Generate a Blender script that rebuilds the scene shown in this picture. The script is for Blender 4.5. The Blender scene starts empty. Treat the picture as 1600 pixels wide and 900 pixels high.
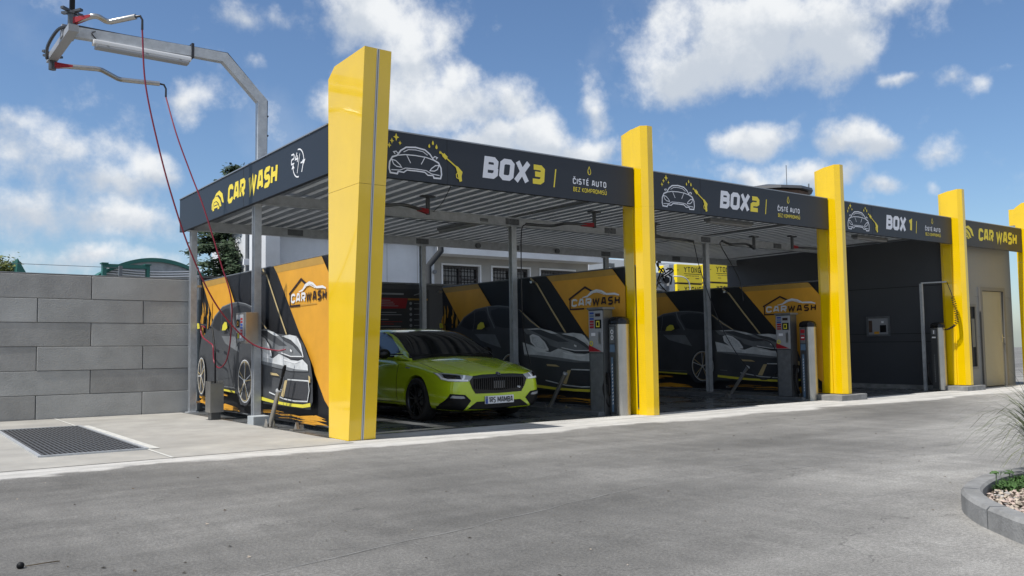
import bpy, bmesh, math, random
from mathutils import Vector, Matrix
from mathutils.bvhtree import BVHTree
random.seed(7)
sc = bpy.context.scene
COL = sc.collection
R = math.radians

# ------------------------------------------------------------------ camera
CAM = Vector((-4.433, -9.454, 1.12))
def cam_rows(yaw, pitch, roll):
    y, p, r = R(yaw), R(pitch), R(roll)
    f = Vector((math.cos(y)*math.cos(p), math.sin(y)*math.cos(p), math.sin(p)))
    right = Vector((math.sin(y), -math.cos(y), 0)); up = right.cross(f)
    return right*math.cos(r)+up*math.sin(r), -right*math.sin(r)+up*math.cos(r), f
cr, cu, cf = cam_rows(53.175, 3.62, -0.856)
cd = bpy.data.cameras.new('camera'); cam = bpy.data.objects.new('camera', cd); COL.objects.link(cam)
cam.matrix_world = Matrix(((cr.x, cu.x, -cf.x, CAM.x), (cr.y, cu.y, -cf.y, CAM.y), (cr.z, cu.z, -cf.z, CAM.z), (0, 0, 0, 1)))
cd.sensor_width = 36; cd.lens = 36*1307.883/1600; cd.clip_start = .05; cd.clip_end = 3000
sc.camera = cam

# ------------------------------------------------------------------ light
SUN_EL, SUN_AZ = 59.5, (-1.0, -0.06)           # towards the sun: from the left, a touch from the front
sdir = Vector((SUN_AZ[0], SUN_AZ[1], 0)).normalized()*math.cos(R(SUN_EL)); sdir.z = math.sin(R(SUN_EL))
sl = bpy.data.lights.new('sun', 'SUN'); sl.energy = 4.6; sl.angle = R(.5); sl.color = (1, .96, .90)
so = bpy.data.objects.new('sun', sl); COL.objects.link(so)
so.rotation_euler = (-sdir).to_track_quat('-Z', 'Y').to_euler()
sc.view_settings.view_transform = 'Standard'; sc.view_settings.look = 'None'
sc.view_settings.exposure = 0.22; sc.view_settings.gamma = 1

world = bpy.data.worlds.new('World'); sc.world = world; world.use_nodes = True
wn, wl = world.node_tree.nodes, world.node_tree.links
for n in list(wn): wn.remove(n)
wo = wn.new('ShaderNodeOutputWorld'); bg = wn.new('ShaderNodeBackground'); bg.inputs['Strength'].default_value = .10
wl.new(bg.outputs[0], wo.inputs[0])
sky = wn.new('ShaderNodeTexSky'); sky.sky_type = 'NISHITA'; sky.sun_disc = False
sky.sun_elevation = R(SUN_EL); sky.sun_rotation = math.atan2(sdir.x, sdir.y)
sky.air_density = 1.0; sky.dust_density = .6; sky.ozone_density = 3.0
tc = wn.new('ShaderNodeTexCoord')
def wmath(op, a, b=None, c=None, clamp=False):
    n = wn.new('ShaderNodeMath'); n.operation = op; n.use_clamp = clamp
    for i, v in enumerate((a, b, c)):
        if v is None: continue
        if isinstance(v, (int, float)): n.inputs[i].default_value = v
        else: wl.new(v, n.inputs[i])
    return n.outputs[0]
def wvec(op, a, b=None):
    n = wn.new('ShaderNodeVectorMath'); n.operation = op
    for i, v in enumerate((a, b)):
        if v is None: continue
        if isinstance(v, (tuple, Vector)): n.inputs[i].default_value = v
        else: wl.new(v, n.inputs[i])
    return n.outputs[1] if op in ('LENGTH', 'DOT_PRODUCT') else n.outputs[0]
def wnoise(vec, scale, detail, rough=.55):
    n = wn.new('ShaderNodeTexNoise'); n.inputs['Scale'].default_value = scale
    n.inputs['Detail'].default_value = detail; n.inputs['Roughness'].default_value = rough
    wl.new(vec, n.inputs['Vector']); return n.outputs[0], n.outputs[1]
D = wvec('NORMALIZE', tc.outputs['Generated'])
_, wc = wnoise(D, 9.0, 5)
warp = wn.new('ShaderNodeVectorMath'); warp.operation = 'MULTIPLY_ADD'
wl.new(wvec('SUBTRACT', wc, (.5, .5, .5)), warp.inputs[0]); warp.inputs[1].default_value = (.075, .075, .075); wl.new(D, warp.inputs[2])
DW = warp.outputs[0]
# cloud banks: direction (azimuth deg from +X, elevation deg), half width deg, half height deg
CLOUDS = [(0.757, 0.558, 0.339, 0.155, 0.076, 1.1),
    (0.718, 0.625, 0.307, 0.093, 0.046, 1.0),
    (0.803, 0.502, 0.32, 0.076, 0.063, 1.0),
    (0.832, 0.438, 0.341, 0.065, 0.024, 0.55),
    (0.709, 0.648, 0.278, 0.054, 0.02, 0.4),
    (0.299, 0.883, 0.363, 0.042, 0.025, 0.6),
    (0.339, 0.868, 0.363, 0.034, 0.026, 0.5),
    (0.422, 0.831, 0.363, 0.088, 0.044, 0.9),
    (0.473, 0.821, 0.319, 0.067, 0.081, 1.0),
    (0.5, 0.794, 0.346, 0.036, 0.062, 0.7),
    (0.511, 0.814, 0.274, 0.1, 0.05, 1.0),
    (0.522, 0.796, 0.306, 0.045, 0.041, 0.8),
    (0.397, 0.88, 0.261, 0.04, 0.045, 0.8),
    (0.573, 0.772, 0.274, 0.046, 0.046, 1.0),
    (0.602, 0.762, 0.238, 0.064, 0.041, 1.0),
    (0.654, 0.707, 0.268, 0.038, 0.041, 0.9),
    (0.65, 0.726, 0.226, 0.073, 0.029, 0.9),
    (0.549, 0.804, 0.228, 0.101, 0.037, 1.0),
    (0.144, 0.968, 0.205, 0.081, 0.045, 0.6),
    (0.103, 0.969, 0.223, 0.04, 0.024, 0.45),
    (0.187, 0.966, 0.176, 0.084, 0.033, 0.65),
    (0.23, 0.955, 0.189, 0.043, 0.034, 0.9),
    (0.124, 0.982, 0.142, 0.081, 0.032, 0.6),
    (0.207, 0.969, 0.136, 0.076, 0.025, 0.6),
    (0.268, 0.927, 0.263, 0.036, 0.026, 0.6),
    (0.318, 0.896, 0.31, 0.022, 0.016, 0.35),
    (0.777, 0.591, 0.219, 0.064, 0.031, 1.1),
    (0.838, 0.502, 0.216, 0.047, 0.024, 0.75),
    (0.855, 0.475, 0.206, 0.046, 0.024, 0.9),
    (0.824, 0.537, 0.182, 0.07, 0.023, 1.0),
    (0.785, 0.594, 0.177, 0.062, 0.016, 0.7),
    (0.865, 0.472, 0.168, 0.035, 0.019, 0.7),
    (0.85, 0.452, 0.27, 0.036, 0.014, 0.8),
    (0.874, 0.407, 0.266, 0.029, 0.015, 0.5),
    (0.886, 0.387, 0.257, 0.022, 0.016, 0.55),
    (0.887, 0.416, 0.202, 0.037, 0.023, 0.65),
    (0.889, 0.427, 0.166, 0.015, 0.012, 0.5),
    (0.852, 0.424, 0.307, 0.036, 0.024, 0.35),
    (0.893, 0.359, 0.272, 0.02, 0.009, 0.3),
    (0.178, 0.979, 0.094, 0.125, 0.017, 0.5),
    (0.323, 0.941, 0.101, 0.071, 0.027, 0.5),
    (0.741, 0.664, 0.096, 0.073, 0.037, 0.8)]
acc = None; low = None
for (x, y, z, rx, rz, wgt) in CLOUDS:
    s = wvec('MULTIPLY', wvec('SUBTRACT', DW, (x, y, z)), (1/rx, 1/rx, 1/rz))
    l = wvec('LENGTH', s)
    v = wmath('MULTIPLY', wmath('SUBTRACT', 1.0, l), wgt)
    acc = v if acc is None else wmath('SMOOTH_MAX', acc, v, .25)
    sz = wn.new('ShaderNodeSeparateXYZ'); wl.new(s, sz.inputs[0])
    b = wmath('MULTIPLY', wmath('MAXIMUM', v, 0), sz.outputs[2])          # positive in the upper half of its bank
    low = b if low is None else wmath('ADD', low, b)
n1, _ = wnoise(D, 13, 14, .62)
n2, _ = wnoise(D, 3.2, 8, .55)
# scattered clouds for the rest of the sky, kept away from the front of the building
away = wmath('MULTIPLY', wmath('SUBTRACT', .35, wvec('DOT_PRODUCT', D, tuple(cf))), 1.6, clamp=True)
rest = wmath('MULTIPLY', wmath('SUBTRACT', n2, .38), away)
dens = wmath('ADD', wmath('MAXIMUM', acc, wmath('MULTIPLY', rest, 3.5)), wmath('MULTIPLY', wmath('SUBTRACT', n1, .5), 1.7))
mr = wn.new('ShaderNodeMapRange'); mr.interpolation_type = 'SMOOTHSTEP'
wl.new(dens, mr.inputs[0]); mr.inputs[1].default_value = .06; mr.inputs[2].default_value = .72
wisp = wn.new('ShaderNodeMapRange'); wl.new(n2, wisp.inputs[0]); wisp.inputs[1].default_value = .55; wisp.inputs[2].default_value = .75; wisp.inputs[4].default_value = .26
nz, _ = wnoise(wvec('ADD', D, (.015, .0, -.03)), 13, 14, .62)
lit = wmath('ADD', wmath('MULTIPLY', wmath('SUBTRACT', n1, nz), 1.6), wmath('SUBTRACT', wmath('MULTIPLY', low, 2.2), .12))
n3, _ = wnoise(D, 7, 8, .6)
lit = wmath('ADD', lit, wmath('MULTIPLY', wmath('SUBTRACT', n3, .5), 2.6))
lr = wn.new('ShaderNodeMapRange'); lr.interpolation_type = 'SMOOTHSTEP'; wl.new(lit, lr.inputs[0]); lr.inputs[1].default_value = -.6; lr.inputs[2].default_value = .45
cc = wn.new('ShaderNodeMix'); cc.data_type = 'RGBA'; wl.new(lr.outputs[0], cc.inputs[0])
cc.inputs[6].default_value = (5.0, 5.5, 6.2, 1); cc.inputs[7].default_value = (7.6, 7.8, 8.0, 1)
skyb = wn.new('ShaderNodeMix'); skyb.data_type = 'RGBA'; skyb.blend_type = 'MULTIPLY'; skyb.inputs[0].default_value = 1
wl.new(sky.outputs[0], skyb.inputs[6]); skyb.inputs[7].default_value = (.88, .98, 1.08, 1)
mx = wn.new('ShaderNodeMix'); mx.data_type = 'RGBA'
wl.new(wmath('MAXIMUM', mr.outputs[0], wisp.outputs[0]), mx.inputs[0]); wl.new(skyb.outputs[2], mx.inputs[6]); wl.new(cc.outputs[2], mx.inputs[7])
wl.new(mx.outputs[2], bg.inputs['Color'])

# ------------------------------------------------------------------ helpers
def gz(x, y): return -.03-.01*x-.01*y          # the yard falls about one per cent
def hexc(r, g, b): return (r, g, b, 1)
MATS = {}
def mat(name, color, rough=.6, metal=0, var=0, vscale=3, bump=0, bscale=60, coat=0, rvar=0, spec=None, detail=8, dirt=None):
    m = bpy.data.materials.new(name); m.use_nodes = True; MATS[name] = m
    nt = m.node_tree; n = nt.nodes; l = nt.links; p = n['Principled BSDF']
    p.inputs['Base Color'].default_value = (*color, 1); p.inputs['Roughness'].default_value = rough
    p.inputs['Metallic'].default_value = metal; p.inputs['Coat Weight'].default_value = coat
    p.inputs['Coat Roughness'].default_value = .04
    if spec is not None: p.inputs['Specular IOR Level'].default_value = spec
    g = n.new('ShaderNodeNewGeometry')
    if var or rvar:
        t = n.new('ShaderNodeTexNoise'); t.inputs['Scale'].default_value = vscale; t.inputs['Detail'].default_value = detail
        t.inputs['Roughness'].default_value = .65; l.new(g.outputs['Position'], t.inputs['Vector'])
        if var:
            rr = n.new('ShaderNodeMapRange'); l.new(t.outputs[0], rr.inputs[0]); rr.inputs[1].default_value = .3; rr.inputs[2].default_value = .7
            rr.inputs[3].default_value = 1-var; rr.inputs[4].default_value = 1+var
            mm = n.new('ShaderNodeVectorMath'); mm.operation = 'SCALE'; mm.inputs[0].default_value = color
            l.new(rr.outputs[0], mm.inputs['Scale']); l.new(mm.outputs[0], p.inputs['Base Color'])
            if dirt:
                t2 = n.new('ShaderNodeTexNoise'); t2.inputs['Scale'].default_value = vscale*.35; t2.inputs['Detail'].default_value = 6
                l.new(g.outputs['Position'], t2.inputs['Vector'])
                r2 = n.new('ShaderNodeMapRange'); l.new(t2.outputs[0], r2.inputs[0]); r2.inputs[1].default_value = .5; r2.inputs[2].default_value = .7; r2.inputs[4].default_value = .7
                mi = n.new('ShaderNodeMix'); mi.data_type = 'RGBA'; l.new(r2.outputs[0], mi.inputs[0]); l.new(mm.outputs[0], mi.inputs[6]); mi.inputs[7].default_value = (*dirt, 1)
                l.new(mi.outputs[2], p.inputs['Base Color'])
        if rvar:
            rr = n.new('ShaderNodeMapRange'); l.new(t.outputs[0], rr.inputs[0]); rr.inputs[1].default_value = .35; rr.inputs[2].default_value = .65
            rr.inputs[3].default_value = max(.03, rough-rvar); rr.inputs[4].default_value = min(1, rough+rvar); l.new(rr.outputs[0], p.inputs['Roughness'])
    if bump:
        t = n.new('ShaderNodeTexNoise'); t.inputs['Scale'].default_value = bscale; t.inputs['Detail'].default_value = 4
        l.new(g.outputs['Position'], t.inputs['Vector'])
        b = n.new('ShaderNodeBump'); b.inputs['Strength'].default_value = bump; b.inputs['Distance'].default_value = .01
        l.new(t.outputs[0], b.inputs['Height']); l.new(b.outputs[0], p.inputs['Normal'])
    return m
M = MATS
mat('yellow_gloss', (.80, .525, .001), .14, coat=.8, var=.05, vscale=1.5, rvar=.08)
mat('fascia', (.017, .022, .032), .5, var=.05, vscale=1)
mat('fascia_trim', (.30, .31, .33), .4, metal=.5)
mat('galv', (.45, .47, .49), .42, metal=.3, var=.16, vscale=9, bump=.1, bscale=30)
mat('galv_dark', (.16, .17, .18), .5, metal=.4, var=.2, vscale=9)
mat('roof_sheet', (.38, .39, .39), .34, metal=.35, var=.12, vscale=4)
mat('steel', (.42, .41, .39), .3, metal=.85, var=.08, vscale=6)
mat('steel_dark', (.10, .105, .11), .35, metal=.6, var=.1, vscale=6)
mat('block', (.36, .365, .36), .9, var=.16, vscale=2.2, bump=.5, bscale=45, dirt=(.30, .30, .295))
mat('strip_concrete', (.56, .55, .52), .85, var=.14, vscale=4, bump=.35, bscale=70)
mat('pad_concrete', (.32, .31, .285), .88, var=.2, vscale=1.5, bump=.4, bscale=60, dirt=(.24, .235, .22))
mat('wet_floor', (.09, .095, .097), .28, var=.35, vscale=1.3, rvar=.2, bump=.15, bscale=40)
mat('curb', (.22, .22, .215), .85, var=.3, vscale=6, bump=.4, bscale=70, dirt=(.16, .16, .15))
mat('white_line', (.5, .5, .47), .7, var=.25, vscale=12)
mat('anthracite', (.058, .062, .070), .5, var=.06, vscale=1)
mat('anthracite_groove', (.01, .011, .014), .7)
mat('taupe', (.185, .18, .165), .5, var=.04, vscale=1); mat('door_beige', (.27, .24, .17), .45, var=.04)
mat('taupe_frame', (.12, .115, .105), .5)
mat('white_wall', (.62, .64, .67), .85, var=.10, vscale=.9, dirt=(.38, .38, .38))
mat('plaster_grey', (.38, .37, .35), .88, var=.12, vscale=1.2)
mat('white', (.75, .76, .78), .5)
mat('lettering_white', (.72, .73, .78), .5)
mat('lettering_yellow', (.78, .62, .05), .5)
mat('glass_dark', (.006, .007, .009), .06, spec=.35)
mat('glass_win', (.05, .055, .06), .08, spec=.7)
mat('black', (.009, .009, .010), .5, spec=.2)
mat('footing_pale', (.36, .39, .41), .8, var=.1)
mat('black_gloss', (.006, .006, .007), .25, spec=.35)
mat('rubber', (.014, .014, .015), .75)
mat('red', (.30, .010, .018), .45)
mat('red_hose', (.20, .012, .03), .4)
mat('dark_hose', (.02, .02, .025), .4)
mat('car_paint', (.47, .63, .016), .16, coat=1)
mat('pipe_grey', (.04, .043, .047), .9, spec=.1)
mat('sash_grey', (.055, .05, .05), .6)
mat('lamp_glass', (.30, .32, .34), .08, spec=.8)
mat('lamp_white', (.85, .87, .9), .3)
mat('blue', (.02, .06, .30), .4)
mat('blue_panel', (.10, .16, .24), .35)
mat('label_grey', (.30, .31, .33), .4)
mat('green_cover', (.02, .12, .10), .6, var=.1)
mat('tarp_grey', (.30, .32, .33), .6, var=.25, vscale=4)
mat('ytong_yellow', (.86, .66, .01), .45)
mat('rust', (.09, .055, .04), .8, var=.3, vscale=3)
mat('bark', (.10, .075, .05), .9, var=.3, vscale=9)
mat('needle', (.022, .045, .016), .8, var=.45, vscale=2.5)
mat('leaf_yellow', (.10, .12, .02), .8, var=.4, vscale=3)
mat('grass_green', (.04, .09, .018), .7, var=.4, vscale=12)
mat('grass_dry', (.07, .085, .04), .7, var=.4, vscale=12)
mat('pebble', (.40, .34, .27), .7, var=.45, vscale=30)
mat('soil', (.10, .08, .06), .95, var=.3, vscale=9)
mat('grate', (.10, .104, .11), .55, metal=.3)
mat('block_pale', (.385, .39, .385), .9, var=.12, vscale=2.0, bump=.5, bscale=45, dirt=(.29, .29, .28)); mat('block_dark', (.315, .315, .31), .9, var=.16, vscale=2.6, bump=.5, bscale=45, dirt=(.27, .27, .26))
mat('pit_shade', (.008, .008, .008), .9)
# banner print colours
mat('print_black', (.034, .036, .042), .55, var=.06, vscale=2)
mat('print_orange', (.62, .30, .022), .55, var=.12, vscale=1.6)
mat('print_orange_hem', (.40, .23, .04), .55, var=.12, vscale=4)
mat('print_gold', (.46, .36, .18), .5)
mat('print_body', (.052, .056, .062), .5, var=.2, vscale=2)
mat('print_glass', (.018, .02, .024), .5)
mat('print_silver', (.52, .54, .55), .5, var=.28, vscale=3.5)
mat('print_mid', (.15, .16, .17), .5, var=.25, vscale=3)
mat('print_white', (.66, .67, .68), .5)
mat('print_yellow', (.62, .56, .05), .5, var=.1)
mat('print_red', (.30, .02, .02), .5)
mat('print_brown', (.022, .006, .004), .5)

def smoothm(me, angle=40):
    for p in me.polygons: p.use_smooth = True
    try: me.set_sharp_from_angle(angle=R(angle))
    except Exception: pass
def rootloc(o):
    v = Vector((0, 0, 0))
    while o is not None: v += Vector(o.location); o = o.parent
    return v
def link_mesh(name, bm, mats, parent=None, smooth=None):
    me = bpy.data.meshes.new(name)
    if parent is not None: bm.transform(Matrix.Translation(-rootloc(parent)))
    bm.to_mesh(me); bm.free()
    if not isinstance(mats, (list, tuple)): mats = [mats]
    for m in mats: me.materials.append(M[m])
    if smooth is not None: smoothm(me, smooth)
    o = bpy.data.objects.new(name, me); COL.objects.link(o)
    if parent is not None: o.parent = parent
    return o
def thing(name, label, cat, loc=(0, 0, 0), group=None):
    o = bpy.data.objects.new(name, None); COL.objects.link(o); o.location = loc; o.empty_display_size = .2
    o['label'] = label; o['category'] = cat
    if group: o['group'] = group
    return o
def tag(o, label, cat, group=None):
    o['label'] = label; o['category'] = cat
    if group: o['group'] = group
    return o
def struct(name, bm, m, kind='structure'):
    o = link_mesh(name, bm, m); o['kind'] = kind; return o
def children(o): return [c for c in bpy.data.objects if c.parent == o]
def copy_tree(o, parent=None):
    c = o.copy(); COL.objects.link(c)
    if parent is not None: c.parent = parent
    for ch in children(o): copy_tree(ch, c)
    return c
def nb(): return bmesh.new()
def box(bm, x0, x1, y0, y1, z0, z1, bev=0, mi=0):
    vs = [bm.verts.new((x, y, z)) for x in (x0, x1) for y in (y0, y1) for z in (z0, z1)]
    fs = []
    for q in ((0, 1, 3, 2), (4, 6, 7, 5), (0, 4, 5, 1), (2, 3, 7, 6), (0, 2, 6, 4), (1, 5, 7, 3)):
        f = bm.faces.new([vs[i] for i in q]); f.material_index = mi; fs.append(f)
    if bev:
        es = list({e for f in fs for e in f.edges})
        r = bmesh.ops.bevel(bm, geom=es, offset=bev, segments=2, affect='EDGES', profile=.7)
        for f in r['faces']: f.material_index = mi
    return vs
def prism(bm, pts, axis, a, b, mi=0, bev=0):
    """pts: 2D polygon in the two other axes, in x,y,z order."""
    def mk(p, t):
        c = [p[0], p[1]]; c.insert('xyz'.index(axis), t); return bm.verts.new(c)
    A = [mk(p, a) for p in pts]; B = [mk(p, b) for p in pts]; n = len(pts); fs = []
    fs.append(bm.faces.new(A)); fs.append(bm.faces.new(list(reversed(B))))
    for i in range(n): fs.append(bm.faces.new((A[i], B[i], B[(i+1) % n], A[(i+1) % n])))
    for f in fs: f.material_index = mi
    bmesh.ops.recalc_face_normals(bm, faces=fs)
    if bev:
        es = list({e for f in fs for e in f.edges}); bmesh.ops.bevel(bm, geom=es, offset=bev, segments=2, affect='EDGES')
def catmull(pts, n=8):
    P = [Vector(p) for p in pts]; P = [P[0]*2-P[1]]+P+[P[-1]*2-P[-2]]; out = []
    for i in range(1, len(P)-2):
        for k in range(n):
            t = k/n; a, b, c, d = P[i-1:i+3]
            out.append(.5*((2*b)+(c-a)*t+(2*a-5*b+4*c-d)*t*t+(3*b-a-3*c+d)*t**3))
    out.append(P[-2]); return out
def tube(bm, pts, r, seg=8, mi=0, caps=True):
    P = [Vector(p) for p in pts]; rings = []; up = None
    for i, p in enumerate(P):
        d = ((P[min(i+1, len(P)-1)]-p).normalized()+(p-P[max(i-1, 0)]).normalized())
        if d.length < 1e-6: d = Vector((0, 0, 1))
        d.normalize()
        if up is None: up = d.orthogonal().normalized()
        else: up = (up-d*up.dot(d)).normalized()
        s = d.cross(up); rr = r[i] if isinstance(r, (list, tuple)) else r
        rings.append([bm.verts.new(p+(up*math.cos(a)+s*math.sin(a))*rr) for a in [2*math.pi*k/seg for k in range(seg)]])
    for a, b in zip(rings, rings[1:]):
        for k in range(seg):
            f = bm.faces.new((a[k], a[(k+1) % seg], b[(k+1) % seg], b[k])); f.material_index = mi
    if caps:
        f = bm.faces.new(list(reversed(rings[0]))); f.material_index = mi; f = bm.faces.new(rings[-1]); f.material_index = mi
def cylx(bm, c, r, a, b, seg=24, axis='x', mi=0):
    i = 'xyz'.index(axis); p = list(c); q = list(c); p[i] = a; q[i] = b; tube(bm, [p, q], r, seg, mi)
def beam(bm, a, b, w, h, mi=0, up=(0, 0, 1)):
    a, b = Vector(a), Vector(b); d = (b-a).normalized(); s = d.cross(Vector(up)).normalized(); u = s.cross(d)
    vs = []
    for p in (a, b):
        for sx, sz in ((-1, -1), (1, -1), (1, 1), (-1, 1)): vs.append(bm.verts.new(p+s*sx*w/2+u*sz*h/2))
    for q in ((3, 2, 1, 0), (4, 5, 6, 7), (0, 1, 5, 4), (1, 2, 6, 5), (2, 3, 7, 6), (3, 0, 4, 7)):
        f = bm.faces.new([vs[i] for i in q]); f.material_index = mi
# --- flat print: ribbons and filled polygons laid on a surface through a map (u, v, height) -> point
class Print:
    def __init__(s, fn): s.bm = nb(); s.fn = fn; s.h = .0015; s.mats = []
    def mi(s, m):
        if m not in s.mats: s.mats.append(m)
        return s.mats.index(m)
    def _v(s, u, v): return s.bm.verts.new(s.fn(u, v, s.h))
    def poly(s, pts, m, smooth=0, closed=True):
        if smooth:
            P = [(p[0], p[1], 0) for p in pts]; P = P+[P[0]]; pts = [(q.x, q.y) for q in catmull(P, smooth)][:-1]
        s.h += .0005
        vs = [s._v(*p) for p in pts]
        es = [s.bm.edges.new((vs[i], vs[(i+1) % len(vs)])) for i in range(len(vs))]
        r = bmesh.ops.triangle_fill(s.bm, edges=es, use_beauty=True)
        k = s.mi(m)
        for g in r['geom']:
            if isinstance(g, bmesh.types.BMFace): g.material_index = k
    def line(s, pts, w, m, closed=False, smooth=0):
        if smooth:
            P = [(p[0], p[1], 0) for p in pts]
            if closed: P = P+[P[0]]
            pts = [(q.x, q.y) for q in catmull(P, smooth)]
            if closed: pts = pts[:-1]
        s.h += .0003; k = s.mi(m); P = [Vector((p[0], p[1])) for p in pts]; n = len(P); L = []; Rr = []
        for i in range(n):
            a = P[i-1] if (i > 0 or closed) else None; b = P[(i+1) % n] if (i < n-1 or closed) else None
            d0 = (P[i]-a).normalized() if a is not None else None; d1 = (b-P[i]).normalized() if b is not None else None
            if d0 is None: d0 = d1
            if d1 is None: d1 = d0
            n0 = Vector((-d0.y, d0.x)); n1 = Vector((-d1.y, d1.x)); t = n0+n1
            if t.length < 1e-5: t = n0.copy()
            t.normalize(); c = max(.45, t.dot(n0)); ww = w[i] if isinstance(w, (list, tuple)) else w
            off = t*(ww/2/c); L.append(P[i]+off); Rr.append(P[i]-off)
        lv = [s._v(*p) for p in L]; rv = [s._v(*p) for p in Rr]
        for i in range(n if closed else n-1):
            j = (i+1) % n; f = s.bm.faces.new((lv[i], lv[j], rv[j], rv[i])); f.material_index = k
    def done(s, name, parent): return link_mesh(name, s.bm, s.mats, parent)
def glyphs():
    w, c = .62, .14; e = .5
    O = [(c, 0), (w-c, 0), (w, c), (w, 1-c), (w-c, 1), (c, 1), (0, 1-c), (0, c)]
    G = {
     'O': (w, [(O, 1)]), 'D': (w, [([(0, 0), (w-c, 0), (w, c), (w, 1-c), (w-c, 1), (0, 1)], 1)]),
     'B': (w, [([(0, 0), (w-c, 0), (w, c), (w, .4), (w-.09, .52), (w-.03, .62), (w-.03, 1-c), (w-c-.03, 1), (0, 1)], 1), ([(0, .52), (w-.09, .52)], 0)]),
     'X': (w, [([(-.04, -.11), (w+.04, 1.11)], 0), ([(-.04, 1.11), (w+.04, -.11)], 0)]),
     'C': (w, [([(w, .24), (w, c), (w-c, 0), (c, 0), (0, c), (0, 1-c), (c, 1), (w-c, 1), (w, 1-c), (w, .76)], 0)]),
     'G': (w, [([(w*.55, .45), (w, .45), (w, c), (w-c, 0), (c, 0), (0, c), (0, 1-c), (c, 1), (w, 1)], 0)]),
     'A': (w*1.1, [([(0, 0), (w*.30, 1), (w*.80, 1), (w*1.1, 0)], 0), ([(w*.1, .30), (w, .30)], 0)]),
     'R': (w, [([(0, 0), (0, 1), (w-c, 1), (w, 1-c), (w, .56), (w-c, .44), (0, .44)], 0), ([(w*.5, .44), (w, 0)], 0)]),
     'P': (w, [([(0, 0), (0, 1), (w-c, 1), (w, 1-c), (w, .56), (w-c, .44), (0, .44)], 0)]),
     'W': (1.0, [([(0, 1), (.22, 0), (.5, .86), (.78, 0), (1.0, 1)], 0)]),
     'S': (w, [([(0, .06), (.06, 0), (w-c, 0), (w, c), (w, .38), (w-c, .5), (c, .5), (0, .62), (0, 1-c), (c, 1), (w-.06, 1), (w, .94)], 0)]),
     'H': (w, [([(0, 0), (0, 1)], 0), ([(w, 0), (w, 1)], 0), ([(0, .5), (w, .5)], 0)]),
     'I': (.0, [([(0, 0), (0, 1)], 0)]), 'T': (w, [([(0, 1), (w, 1)], 0), ([(w/2, 0), (w/2, 1)], 0)]),
     'E': (w*.85, [([(w*.85, 0), (0, 0), (0, 1), (w*.85, 1)], 0), ([(0, .5), (w*.7, .5)], 0)]),
     'U': (w, [([(0, 1), (0, c), (c, 0), (w-c, 0), (w, c), (w, 1)], 0)]),
     'Z': (w, [([(0, 1), (w, 1), (0, 0), (w, 0)], 0)]),
     'K': (w, [([(0, 0), (0, 1)], 0), ([(w, 1), (.1, .5), (w, 0)], 0)]),
     'M': (1.0, [([(0, 0), (0, 1), (.08, 1), (.5, .22), (.92, 1), (1.0, 1), (1.0, 0)], 0)]),
     'Y': (w, [([(0, 1), (w/2, .5), (w, 1)], 0), ([(w/2, .5), (w/2, 0)], 0)]),
     'N': (w, [([(0, 0), (0, 1), (w, 0), (w, 1)], 0)]),
     '1': (.3, [([(0, .86), (.3, 1), (.3, 0)], 0)]),
     '2': (w, [([(0, 1), (w-c, 1), (w, 1-c), (w, .6), (w-c, .5), (c, .5), (0, .4), (0, 0), (w, 0)], 0)]),
     '3': (w, [([(0, 1), (w-c, 1), (w, 1-c), (w, .62), (w-.1, .52), (w, .42), (w, c), (w-c, 0), (0, 0)], 0), ([(.12, .52), (w-.1, .52)], 0)]),
     '4': (w, [([(w*.6, 1), (0, .35), (w, .35)], 0), ([(w*.75, 0), (w*.75, .7)], 0)]),
     '7': (w, [([(0, 1), (w, 1), (w*.35, 0)], 0)]),
     '/': (.35, [([(0, 0), (.35, 1)], 0)]), '-': (.35, [([(0, .5), (.35, .5)], 0)]),
    }
    return G
GL = glyphs()
def text(pr, s, u0, v0, h, width, t, m, slant=0, gap=.13, serif=False):
    """t = stroke as a share of the height; ř-like accents: lower-case c e u give the caron, acute and ring."""
    acc = {'c': 'C', 'e': 'E', 'u': 'U'}
    tot = 0
    for ch in s: tot += (.30 if ch == ' ' else GL[acc.get(ch, ch)][0]+t) + gap
    tot -= gap; sx = width/tot; x = 0
    ih = h*(1-t)
    def f(px, py): yy = v0+h*t/2+py*ih; return (u0+(x+t/2+px)*sx+(yy-v0)*slant, yy)
    for ch in s:
        if ch == ' ': x += .30+gap; continue
        g = GL[acc.get(ch, ch)]
        for pts, cl in g[1]: pr.line([f(*p) for p in pts], t*h, m, closed=bool(cl))
        if serif:
            for pts, cl in g[1]:
                for p in (pts[0], pts[-1]):
                    if not cl and p[1] in (0, 1): pr.line([f(p[0]-.12, p[1]), f(p[0]+.12, p[1])], t*h*.7, m)
        if ch == 'c': pr.line([f(.1, 1.42), f(.31, 1.22), f(.52, 1.42)], t*h*.7, m)
        if ch == 'e': pr.line([f(.2, 1.2), f(.42, 1.42)], t*h*.7, m)
        if ch == 'u': pr.line([f(.31+.13*math.cos(a), 1.3+.11*math.sin(a)) for a in [k*math.pi/4 for k in range(8)]], t*h*.5, m, closed=True)
        x += g[0]+t+gap

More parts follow.
